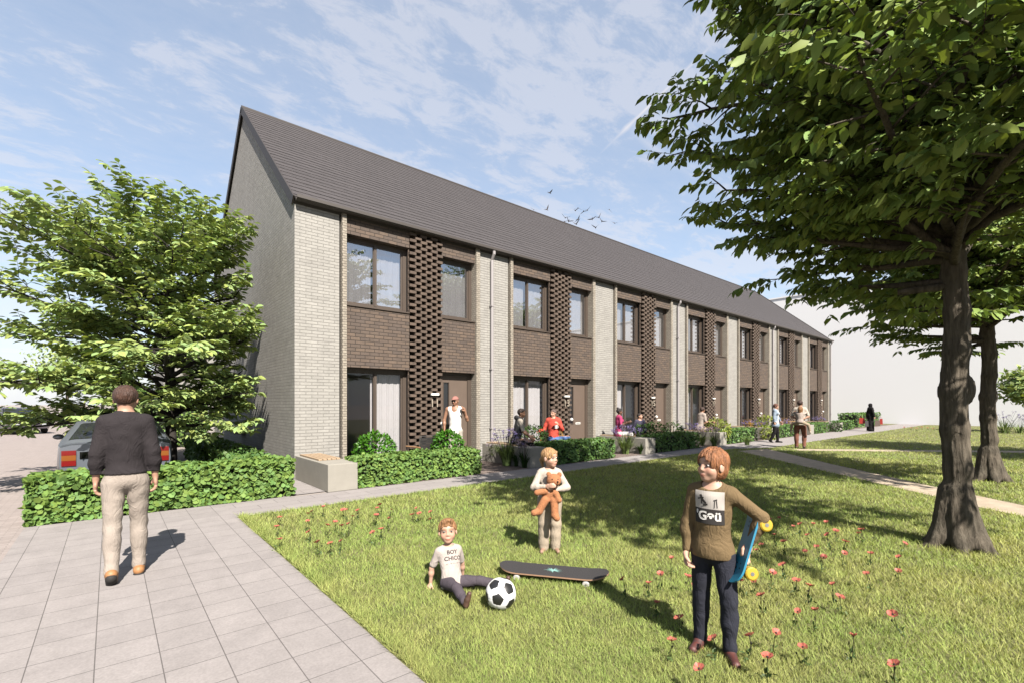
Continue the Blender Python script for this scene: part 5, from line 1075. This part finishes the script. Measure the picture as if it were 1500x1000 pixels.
# 12 adult with a child on the back
c_rust = cloth('rust_trousers', (.26, .115, .08)); c_khaki = cloth('khaki', (.44, .36, .26)); x, y = G(1172, 656)
figure('adult in rust brown trousers seen from behind carrying a child on the back', (x, y, 0), facing(x, y), 1.74, front=(.1, 1), lean=(0, .12, 1), look=(.3, 1, .05), skin='tan', h=.0125, aL=((-.35, -.1, -1), (.70, -.75, -.38)), aR=((.38, -.1, -1), (-.70, -.75, -.38)), lL=((-.07, -.02, -1), (.02, .02, -1)), lR=((.12, .12, -1), (-.03, -.3, -1)), haircol=(.06, .03, .02), hair='short', eyes=False, clothes=[trousers(c_rust, .98, .014), shirt(c_ecru, .45, -.03, .014, .005, 'tee_shirt'), shoes(mat('brown_shoe', (.07, .035, .025), .6))])
cx_, cy_ = x * .986, y * .986
figure('small child in pale clothes carried piggyback by the adult in rust trousers', (cx_, cy_, 0), facing(cx_, cy_), 1.12, front=(.1, 1), lean=(.03, .18, 1), look=(.3, .95, .1), hr=.19, hipz=.98, skin='tan', h=.0125, aL=((-.4, .6, .3), (.3, 1, .1)), aR=((.4, .6, .3), (-.3, 1, .1)), lL=((-.75, .55, -.35), (-.15, .1, -1)), lR=((.75, .5, -.35), (.22, .05, -1)), hair='long', haircol=(.30, .15, .06), eyes=False, clothes=[trousers(c_khaki, .8, .012), shirt(c_bt, .45, -.04, .012, .004, 'tee_shirt'), shoes(c_cream)])
# 13 woman in a black robe with shopping bags
x, y = G(1275, 631)
def robe(sk):
    H = sk['H']; P = sk['P']; N = sk['N']; pr = [infl(p, .03) for p in sk['tp']] + [infl(p, .025) for s in 'LR' for p in sk['arms'][s][:2]] + [cap(P + A3((0, 0, .1)), A3((P[0], P[1], .10)), .15, .19, .1)]
    sdfmesh('robe', pr, .016, c_black, sk['root'], cuts=[((0, 0, .03), (0, 0, -1))], wr=.006)
    hh, hp, Rh = sk['hh'], sk['hp'], sk['Rh']; sdfmesh('head_scarf', [ell(hp(0, -.07, .08), (.42 * hh, .48 * hh, .46 * hh), Rh, .05), cap(hp(0, -.05, -.4), N - A3((0, 0, .05)), .36 * hh, .6 * hh, .1)], .013, c_black, sk['root'], carve=[ell(hp(0, .5, -.05), (.22 * hh, .25 * hh, .32 * hh), Rh, .03)])
figure('woman in a long black robe and head scarf walking away with shopping bags', (x, y, 0), facing(x, y), 1.64, front=(.8, .6), look=(.9, .3, 0), female=True, skin='fair', h=.014, aR=((.22, -.3, -1), (.2, -.05, -1)), aL=((-.28, .2, -1), (-.1, .05, -1)), hair='', haircol=(.02, .02, .02), eyes=False, clothes=[robe, shoes(c_black)])
rb_ = facing(x, y)
for lx, ly, z0, w, m_, lb in ((-.40, .06, .45, .30, mat('bag_red', (.55, .05, .035), .5), 'red shopping bag on the left of the woman in black'), (-.17, -.20, .29, .18, mat('bag_grey', (.12, .11, .115), .6), 'grey shopping bag in front of the woman in black'), (.33, -.16, .33, .26, mat('bag_taupe', (.23, .17, .14), .6), 'brown shopping bag on the right of the woman in black'), (.50, .05, .42, .16, 'bag_red', 'slim red shopping bag at the far right of the woman in black')):
    t = thing('shopping_bag', lb, 'bag', (x, y, 0), rb_, group='shopping bags of the woman in black'); b = MB(); d_ = .06; b.add([(lx - w / 2, ly - d_, z0), (lx + w / 2, ly - d_, z0), (lx + w / 2, ly + d_, z0), (lx - w / 2, ly + d_, z0), (lx - w * .42, ly - d_ * .8, z0 + .33), (lx + w * .42, ly - d_ * .8, z0 + .33), (lx + w * .42, ly + d_ * .8, z0 + .33), (lx - w * .42, ly + d_ * .8, z0 + .33)], [(3, 2, 1, 0), (0, 1, 5, 4), (1, 2, 6, 5), (2, 3, 7, 6), (3, 0, 4, 7)], m_); b.build('bag_body', t)
    b = MB(); b.tube([(lx - w * .25, ly, z0 + .33), (lx - w * .15, ly, z0 + .44), (lx + w * .15, ly, z0 + .44), (lx + w * .25, ly, z0 + .33)], .006, m_, 5); b.build('handle', t)
# 14 far man on the street
d_ = 31; p = FW * d_ + RT * ((123 - CXP) / F_PX * d_); x, y = float(p[0]), float(p[1])
figure('distant man in a pale shirt walking on the street beyond the parked cars', (x, y, 0), facing(x, y), 1.72, front=(.3, 1), skin='tan', h=.02, haircol=(.05, .03, .02), eyes=False, lL=((.1, .2, -1), (0, -.1, -1)), lR=((0, -.15, -1), (0, -.3, -1)), aL=((-.3, 0, -1), (0, .3, -1)), aR=((.3, 0, -1), (.35, .2, -.8)), clothes=[trousers(c_sand, 1, .014), shirt(c_bt, .45, -.04, .014, 0, 'shirt'), shoes(c_black)])
# ------------------------------------------------------------------ chairs
ylw = mat('yellow_paint', (.50, .27, .03), .45); chrome = mat('chair_frame', (.32, .31, .30), .3, metal=.7); strap = mat('black_strap', (.03, .028, .028), .6, .1, 60)
def wire_chair(label, x, y, rz, group='yellow wire chairs'):
    t = thing('wire_chair', label, 'chair', (x, y, 0), rz, group); b = MB(); m = ylw
    b.tube([(-.27, -.25, .43), (.27, -.25, .43), (.27, .22, .40), (-.27, .22, .40)], .012, m, 6, close=True)
    for i in range(7): xx = -.225 + i * .075; b.tube([(xx, -.25, .43), (xx, .22, .40)], .006, m, 4)
    for i in range(5): yy = -.17 + i * .085; b.tube([(-.27, yy, .42), (.27, yy, .42)], .005, m, 4)
    b.build('seat', t)
    b = MB(); b.tube([(-.28, .22, .40), (-.31, .30, .62), (-.27, .34, .84), (.27, .34, .84), (.31, .30, .62), (.28, .22, .40)], .013, m, 6)
    for i in range(7): xx = -.21 + i * .07; b.tube([(xx, .22, .40), (xx * 1.1, .345, .84)], .006, m, 4)
    for z in (.52, .64, .75): yy = .22 + (z - .4) * .27; b.tube([(-.30, yy, z), (.30, yy, z)], .006, m, 4)
    b.build('backrest', t)
    for s in (-1, 1): b = MB(); b.tube([(s * .30, .30, .64), (s * .35, .10, .67), (s * .35, -.18, .66), (s * .30, -.25, .58), (s * .28, -.25, .43)], .013, m, 6); b.build('armrest', t)
    for s in (-1, 1):
        for yy in (-.24, .21): b = MB(); b.tube([(s * .26, yy, .42), (s * .29, yy * 1.15, 0)], .012, m, 6); b.build('leg', t)
    return t
wire_chair('yellow wire chair the man in the coral hoodie sits in', 10.2, 10.12, facing(10.16, 10.0) - .1)
for px_, Y, rz_, lb in ((797, 10.35, -1.2, 'yellow wire chair left of the man in the coral hoodie'), (1103, 9.9, 1.0, 'yellow wire chair left of its twin before the fifth door'), (1109, 10.15, .6, 'yellow wire chair right of its twin before the fifth door'), (1157, 9.9, .9, 'yellow wire chair behind the piggyback pair')):
    if px_ == 797: continue
    wire_chair(lb, onY(px_, Y), Y, rz_)
x, y = onY(626, 9.95), 9.95; t = thing('garden_chair', 'black strap garden chair with a metal frame in front of the relief brick panel', 'chair', (x, y, 0), R(8)); b = MB()
b.tube([(-.29, -.02, .05), (-.29, -.10, .86), (.29, -.10, .86), (.29, -.02, .05)], .013, chrome, 8); b.build('frame', t)
b = MB()
for i in range(9): zz = .40 + i * .048; b.box(-.275, .275, -.075 - (zz - .4) * .06, -.068 - (zz - .4) * .06, zz, zz + .043, strap)
b.build('backrest', t); b = MB(); b.box(-.27, .27, -.04, .45, .40, .43, strap); b.build('seat', t)
for s in (-1, 1):
    b = MB(); b.tube([(s * .31, -.12, .60), (s * .31, .42, .60)], .018, mat('armrest_wood', (.45, .25, .12), .5), 8); b.build('armrest', t); b = MB(); b.tube([(s * .29, .42, .60), (s * .29, .45, .0)], .012, chrome, 6); b.build('leg', t)
# ------------------------------------------------------------------ cars
tyre = mat('tyre', (.02, .02, .02), .8); rim = mat('rim', (.35, .35, .36), .35, metal=.7); cglass = mat('car_glass', (.025, .028, .032), .05, spec=.8)
def car(label, x, y, rz, paint, st, L_=4.2, w=1.72, rear_red=True, frontlight=True):
    """st: stations along the length (y from rear 0 to front L): (y, half width, sill z, belt z, roof z, roof half width)"""
    t = thing('parked_car', label, 'car', (x, y, 0), rz, group='parked cars'); V = []; nr = 9
    for (yy, hw, zb, zt, zr, rw) in st:
        V += [(-hw * .88, yy, zb), (-hw * .97, yy, zb + .12), (-hw, yy, zb + (zt - zb) * .55), (-hw * .975, yy, zt), (-rw, yy, zr - .035) if zr > zt + .1 else (-hw * .93, yy, zt + .015), (-rw * .85, yy, zr) if zr > zt + .1 else (-hw * .8, yy, zt + .04), (0, yy, zr + .018 if zr > zt + .1 else zt + .055)]
    n = 7; full = []
    for i in range(len(st)):
        h_ = V[i * n:(i + 1) * n]; full += h_ + [(-p[0], p[1], p[2]) for p in h_[:-1][::-1]]
    m = 2 * n - 1; F = []; b = MB(); gl = []
    for i in range(len(st) - 1):
        for j in range(m - 1): F.append((i * m + j, i * m + j + 1, (i + 1) * m + j + 1, (i + 1) * m + j))
    F.append(tuple(range(m))); F.append(tuple(range((len(st) - 1) * m, len(st) * m))[::-1]); b.add(full, F, paint); o = b.build('body', t, smooth=True)
    o.data.polygons[-1].use_smooth = False; o.data.polygons[-2].use_smooth = False
    gh = [i for i, s in enumerate(st) if s[4] > s[3] + .1]
    def strip(name, rows, inset=.06, off=.006):
        bb = MB(); cc = [Vector(p) for p in rows]; ctr = sum(cc, Vector()) / 4; nn = (cc[1] - cc[0]).cross(cc[3] - cc[0]).normalized(); nn = nn if nn.dot(ctr - Vector((0, L_ / 2, .8))) > 0 else -nn
        q = [p + (ctr - p).normalized() * inset + nn * off for p in cc]; q2 = [p - nn * .004 for p in q]; bb.add(q + q2, [(0, 1, 2, 3), (0, 4, 5, 1), (1, 5, 6, 2), (2, 6, 7, 3), (3, 7, 4, 0)], cglass); bb.build(name, t)
    P_ = lambda i, j: full[i * m + j]
    for a in range(len(gh) - 1):
        i, k = gh[a], gh[a + 1]
        for jj in ((3, 4), (m - 4, m - 5)): strip('side_window', [P_(i, jj[0]), P_(k, jj[0]), P_(k, jj[1]), P_(i, jj[1])], .05)
    def screen(name, i, k):
        bb = MB(); js = range(4, m - 4); A = [Vector(P_(i, j)) for j in js]; B_ = [Vector(P_(k, j)) for j in js]; w_ = len(A); ca = sum(A, Vector()) / w_; cb_ = sum(B_, Vector()) / w_
        nn = (A[-1] - A[0]).cross(B_[0] - A[0]).normalized(); nn = nn if nn.z > 0 else -nn
        lo = [a.lerp(b_, .14) for a, b_ in zip(A, B_)]; hi = [a.lerp(b_, .88) for a, b_ in zip(A, B_)]; lo = [p + (ca - p) * .0 + Vector(((ca.x - p.x) * .08, 0, 0)) + nn * .012 for p in lo]; hi = [p + Vector(((cb_.x - p.x) * .08, 0, 0)) + nn * .012 for p in hi]
        bb.add(lo + hi + [p - nn * .006 for p in lo + hi], [(q, q + 1, w_ + q + 1, w_ + q) for q in range(w_ - 1)] + [(2 * w_ + q, 3 * w_ + q, 3 * w_ + q + 1, 2 * w_ + q + 1) for q in range(w_ - 1)], cglass); bb.build(name, t, smooth=True)
    screen('rear_window', gh[0] - 1, gh[0]); screen('windscreen', gh[-1] + 1, gh[-1])
    red, amb, lt = mat('tail_red', (.24, .012, .012), .2, spec=.6), mat('tail_amber', (.30, .10, .02), .2, spec=.6), mat('head_lamp', (.6, .62, .64), .15, spec=.6)
    hw, zt = st[0][1], st[0][3]
    for s in (-1, 1):
        b = MB(); x0, x1 = sorted((s * hw * .96, s * hw * .72)); b.box(x0, x1, -.018, .05, zt - .13, zt - .05, red); b.box(x0, x1, -.016, .05, zt - .22, zt - .132, amb); b.box(x0, x1, -.018, .05, zt - .31, zt - .222, red); b.build('taillight', t)
        b = MB(); hf = st[-1]; x0, x1 = sorted((s * hf[1] * .92, s * hf[1] * .6)); b.box(x0, x1, L_ - .05, L_ + .015, hf[3] - .17, hf[3] - .04, lt); b.build('headlight', t)
        b = MB(); ym = L_ * .60; b.ball((s * (w / 2 + .09), ym, st[len(st) // 2][3] + .05), .075, paint, 10, 8, 1.2, .6, .75); b.tube([(s * (w / 2 - .06), ym, st[len(st) // 2][3] + .02), (s * (w / 2 + .06), ym, st[len(st) // 2][3] + .04)], .02, 'roof_trim', 6); b.build('wing_mirror', t, smooth=True)
        for yy in (.78, L_ - .82):
            b = MB(); xx = s * (w / 2 - .10); b.tube([(xx - .09, yy, .31), (xx - .07, yy, .31), (xx + .07, yy, .31), (xx + .09, yy, .31)], [.27, .31, .31, .27], tyre, 20); wo = b.build('wheel', t)
            b = MB(); b.tube([(xx + s * .088, yy, .31), (xx + s * .098, yy, .31)], .20, rim, 14); b.build('rim', wo)
    b = MB(); b.box(-hw * .66, hw * .66, -.012, .03, zt - .20, zt - .08, 'black_gloss'); b.box(-hw * .95, hw * .95, -.06, .05, .32, .50, paint); b.box(-.26, .26, -.03, -.019 + .03, .55, .66, 'white_plastic'); b.build('bumper', t); return t
silver = mat('car_silver', (.27, .30, .35), .3, metal=.5, coat=.5); green = mat('car_green', (.03, .055, .05), .25, metal=.3, coat=.6); mauve = mat('car_mauve', (.17, .15, .17), .25, metal=.4, coat=.6)
def hatch(L_, w, zr):
    h = w / 2; return [(0, h * .93, .30, .88, .9, h * .6), (.12, h * .97, .24, .92, .93, h * .62), (.50, h * .99, .22, .93, zr - .02, h * .70), (1.4, h, .22, .92, zr, h * .72), (2.2, h, .22, .90, zr - .02, h * .72), (2.95, h * .99, .22, .89, .91, h * .68), (3.5, h * .97, .22, .84, .85, h * .6), (L_ - .12, h * .92, .24, .72, .73, h * .5), (L_, h * .82, .30, .64, .65, h * .5)]
car('silver hatchback seen from behind, parked beyond the hedge near the young tree', .11, 10.95, 0, silver, hatch(4.0, 1.64, 1.33), 4.0, 1.64)
car('dark green car parked in front of the silver hatchback', .1, 16.3, 0, green, hatch(4.1, 1.72, 1.46), 4.1, 1.72)
x, y = G(-6, 634); car('mauve grey car facing the viewer at the left edge of the street', x, y + 1.5, R(180 + 22), mauve, hatch(4.2, 1.78, 1.42), 4.2, 1.78)
# concrete screen behind the young tree
b = MB(); b.box(0, .3, 0, 1.2, 0, 2.4, 'concrete'); b.box(-.02, .32, -.02, 1.22, 2.4, 2.46, 'concrete'); tag(b.build('garden_wall', loc=(1.9, 25.0, 0)), 'pale concrete garden wall pier behind the young tree', 'wall')
# ------------------------------------------------------------------ birds
def birds():
    px = [(460, 110), (265, 318), (425, 315), (545, 437), (650, 415), (640, 460), (690, 455), (805, 297), (770, 325), (805, 435), (780, 492), (875, 335), (920, 320), (980, 428), (1060, 410), (1185, 315), (1095, 457), (1250, 480), (1025, 533)]
    bm_ = mat('bird_feather', (.04, .035, .04), .8, .0, 8, col2=(.13, .10, .09)); r_ = random.Random(4)
    def mesh(flap):
        b = MB(); b.tube([(0, -.34, .0), (0, -.2, .05), (0, 0, .06), (0, .2, .03), (0, .30, .04), (0, .40, .02)], [.012, .05, .075, .06, .045, .008], bm_, 8); b.add([(0, -.30, .0), (-.07, -.52, 0), (.07, -.52, 0)], [(0, 1, 2)], bm_)
        for s in (-1, 1):
            z1, z2 = .22 * flap, .45 * flap; v = [(s * .04, .16, .06), (s * .36, .22, .06 + z1), (s * .78, .02, .06 + z2), (s * .38, -.06, .05 + z1), (s * .04, -.12, .05)]; v2 = [(a, c, d - .012) for a, c, d in v]; b.add(v + v2, [(0, 1, 3, 4), (1, 2, 3), (5, 9, 8, 6), (6, 8, 7)], bm_)
        return b
    protos = []
    for i, (u, v) in enumerate(px):
        X, Y = 750 + u / 8.333, 270 + v / 8.333; d = 58 + r_.uniform(-5, 6); p = FW * d + RT * ((X - CXP) / F_PX * d); z = HCAM + (HYP - Y) * d / F_PX
        if i < 4: o = mesh((1.0, .5, 1.5, -.5)[i]).build('bird'); protos.append(o); tag(o, 'small dark bird flying in the flock above the roof ridge', 'bird', 'birds flocking above the roof')
        else: o = protos[i % 4].copy(); C.objects.link(o)
        o.location = (float(p[0]), float(p[1]), z); o.rotation_euler = (R(r_.uniform(-15, 25)), R(r_.uniform(-35, 35)), R(r_.uniform(-100, -30))); s = r_.uniform(.6, .8); o.scale = (s, s, s)
        if i == 0: o['label'] = 'dark bird flying highest, apart from the flock above the roof'
birds()
# ------------------------------------------------------------------ the lawn and the poppies
def inpoly(P, poly):
    x, y = P[:, 0], P[:, 1]; ins = np.zeros(len(P), bool); n = len(poly)
    for i in range(n):
        x0, y0 = poly[i]; x1, y1 = poly[(i + 1) % n]; c = (y0 > y) != (y1 > y); ins ^= c & (x < (x1 - x0) * (y - y0) / ((y1 - y0) + 1e-12) + x0)
    return ins
LAWN = [(1.40, -12), (46, -12), (46, 7.03), (18.7, 7.04), (17.2, 7.67), (1.40, 7.67)]
def vnoise(P, s, seed):
    r_ = np.random.default_rng(seed); g = r_.random((64, 64)); q = P[:, :2] * s; i = np.floor(q).astype(int); f = q - i; f = f * f * (3 - 2 * f); a = lambda u, v: g[(i[:, 0] + u) % 64, (i[:, 1] + v) % 64]
    return (a(0, 0) * (1 - f[:, 0]) + a(1, 0) * f[:, 0]) * (1 - f[:, 1]) + (a(0, 1) * (1 - f[:, 0]) + a(1, 1) * f[:, 0]) * f[:, 1]
def grass(n):
    r = 1.0 * (48. / 1.0) ** rng.random(n); th = YAW + np.radians(rng.uniform(-62, 66, n)); P = np.stack([r * np.sin(th), r * np.cos(th), np.zeros(n)], 1)
    e = 3000; ex = np.concatenate([np.stack([1.40 + np.abs(rng.normal(0, .05, e)), rng.uniform(.3, 7.7, e), np.zeros(e)], 1), np.stack([rng.uniform(1.4, 17, e), 7.68 - np.abs(rng.normal(0, .05, e)), np.zeros(e)], 1)]); P = np.concatenate([P, ex]); r = np.hypot(P[:, 0], P[:, 1])
    k = inpoly(P, LAWN) & ~inpoly(P, PATH1) & ~inpoly(P, PATH2); P = P[k]; r = r[k]; n = len(P)
    pn = vnoise(P, .55, 9) * .35 + vnoise(P, 1.7, 1) * .35 + vnoise(P, 5., 2) * .3; sc = np.clip(r / 3.2, .85, 5) ** .85; ed = np.exp(-((P[:, 0] - 1.4) / .12) ** 2)
    h = (.016 + .020 * rng.random(n) ** 1.4 + .018 * pn) * (1 + .5 * ed) * np.clip(sc, 1, 2.0) ** .6; w = .0039 * sc * rng.uniform(.7, 1.3, n)
    az = rng.uniform(0, 6.283, n) + 3 * vnoise(P, 3., 5); ln = h * rng.uniform(.3, 1.6, n); D = np.stack([np.cos(az), np.sin(az), np.zeros(n)], 1); az2 = az + np.pi / 2 + rng.normal(0, .5, n); S = np.stack([np.cos(az2), np.sin(az2), np.zeros(n)], 1)
    V = np.empty((n, 3, 3)); V[:, 0] = P - S * w[:, None] * .5; V[:, 1] = P + S * w[:, None] * .5; V[:, 2] = P + D * ln[:, None]; V[:, 2, 2] = h
    t = rng.uniform(.65, 1.3, n); y = np.clip(pn * 1.25 - .12 + rng.normal(0, .17, n), 0, 1)[:, None]; c = (np.array((.78, 1.0, .62)) * (1 - y) + np.array((1.26, 1.12, 1.05)) * y) * t[:, None]
    o = npmesh('grass', V.reshape(-1, 3), np.arange(n * 3).reshape(-1, 3), 'grass', col=np.repeat(c, 3, 0), smooth=False); tag(o, 'mown green grass blades of the lawn', 'grass', kind='stuff')
grass(1100000)
POP_L = [(332, 77), (337, 146), (330, 226), (558, 61), (598, 30), (659, 20), (545, 106), (573, 178), (680, 150), (638, 275), (715, 268), (766, 117), (790, 250), (805, 157), (855, 148), (812, 18), (842, 30), (922, 30), (882, 71), (1043, 65), (1043, 81), (1072, 18), (1093, 2), (1152, 18), (1137, 102), (1090, 165), (1049, 196), (1346, 13), (1340, 52), (1368, 48), (1455, 102), (1478, 48)]
POP_R = [(57, 171), (162, 168), (212, 141), (273, 67), (370, 158), (385, 184), (200, 250), (322, 338), (250, 438), (437, 605), (483, 430), (610, 165), (660, 155), (680, 15), (747, 128), (815, 87), (868, 149), (715, 244), (915, 17), (980, 11), (988, 46), (925, 193), (853, 292), (950, 315), (757, 404), (641, 434), (730, 530), (911, 468), (1046, 193), (1083, 234), (1090, 24), (1220, 28), (1352, 60), (1362, 115), (1230, 132), (1375, 324), (1132, 445), (1345, 550)]
POP_B = [(213, 555), (171, 583), (130, 613), (203, 651), (120, 689), (242, 695), (290, 605), (325, 602), (380, 593), (378, 648), (478, 597), (523, 628), (490, 666), (560, 684), (620, 628), (650, 636), (860, 685)]
def poppy(ph, n):
    t = thing('poppy', 'x', 'flower'); r_ = random.Random(n); b = MB(); top = Vector((r_.uniform(-.02, .02), r_.uniform(-.02, .02), ph))
    b.tube([(0, 0, 0), (top.x * 1.6, top.y * .3, ph * .5), top], .0026, 'poppy_leaf', 5); bt = Vector((.035, .03, ph * .72)); b.tube([(0, 0, 0), (.012, .02, ph * .4), bt], .002, 'poppy_leaf', 4); b.ball(bt, .0075, 'poppy_leaf', 6, 5, 1, 1, 1.5); b.build('stem', t)
    q = 9; P = np.stack([rng.normal(0, .02, q), rng.normal(0, .02, q), rng.uniform(.01, ph * .4, q)], 1); v, f, c = leafcloud(P, rng.normal(0, 1, (q, 3)) + (0, 0, .4), rng.normal(0, .4, (q, 3)) + (0, 0, 1), .05, .02, T_FOLD); npmesh('leaves', v, f, 'poppy_leaf', t, col=c)
    V = []; F = []; col = []; tilt = Euler((r_.uniform(-.3, .3), r_.uniform(-.3, .3), 0)).to_matrix()
    for k in range(4):
        a0 = k * math.pi / 2; rr = .043 if k % 2 else .048; o = len(V); na, nr_ = 6, 4
        for i in range(nr_ + 1):
            for j in range(na + 1):
                s = i / nr_; a = a0 + (j / na - .5) * 1.9 * (.5 + .5 * s); ru = rr * s * (1 - .14 * abs(j / na - .5) * 2 * s); z = .004 + .016 * s ** 1.4 + .004 * math.sin(j * 2.1 + k) * s + (.003 if k % 2 else 0)
                V.append(tuple(top + tilt @ Vector((ru * math.cos(a), ru * math.sin(a), z)))); dk = .35 + .65 * min(1, s * 2.2) if s < .5 else 1; col.append((dk * r_.uniform(.92, 1.05), dk * (1. + .25 * s), dk * (1 + .2 * s)))
        for i in range(nr_):
            for j in range(na): p = o + i * (na + 1) + j; F.append((p, p + 1, p + na + 2, p + na + 1))
    npmesh('petals', V, F, 'petal_coral', t, col=col); b = MB(); b.ball(top + Vector((0, 0, .008)), .0085, 'poppy_heart', 8, 6); b.build('flower_centre', t, smooth=True); return t
PH = .15
PROT = [poppy(PH, i) for i in range(5)]; used = [False] * 5
def put(x, y, label, group, i, s=1.):
    k = i % 5; o = PROT[k] if not used[k] else dup(PROT[k]); used[k] = True; o.location = (x, y, 0); o['label'] = label; o['group'] = group; q = random.Random(i); o.rotation_euler = (q.uniform(-.22, .22), q.uniform(-.22, .22), q.uniform(-.9, .9)); o.scale = (s, s, 1 if s > 1 else q.uniform(.8, 1.1))
i = 0; rp_ = random.Random(12)
for src, f_, lb, gr in ((POP_L, lambda u, v: (340 + u / 5, 740 + v / 5), 'small coral poppy in the lawn corner beside the paving', 'poppies near the paving corner'), (POP_R, lambda u, v: (900 + u / 3.261, 800 + v / 3.261), 'coral poppy in the near lawn around the boy with the blue board', 'poppies around the boy with the board'), (POP_B, lambda u, v: (1080 + u / 3.571, 600 + v / 3.571), 'coral poppy in the lawn left of the thick tree trunk', 'poppies left of the thick trunk')):
    for u, v in src: x, y = G(*f_(u, v), PH); put(x, y, lb, gr, i, rp_.uniform(.5, .88)); i += 1
for k in range(9): x, y = G(1326 + k * 8.5, 625 + (k % 3) * .9, PH); put(x, y, 'tiny red poppy in the far strip behind the thick trunk', 'far strip of poppies', i, 1.3); i += 1
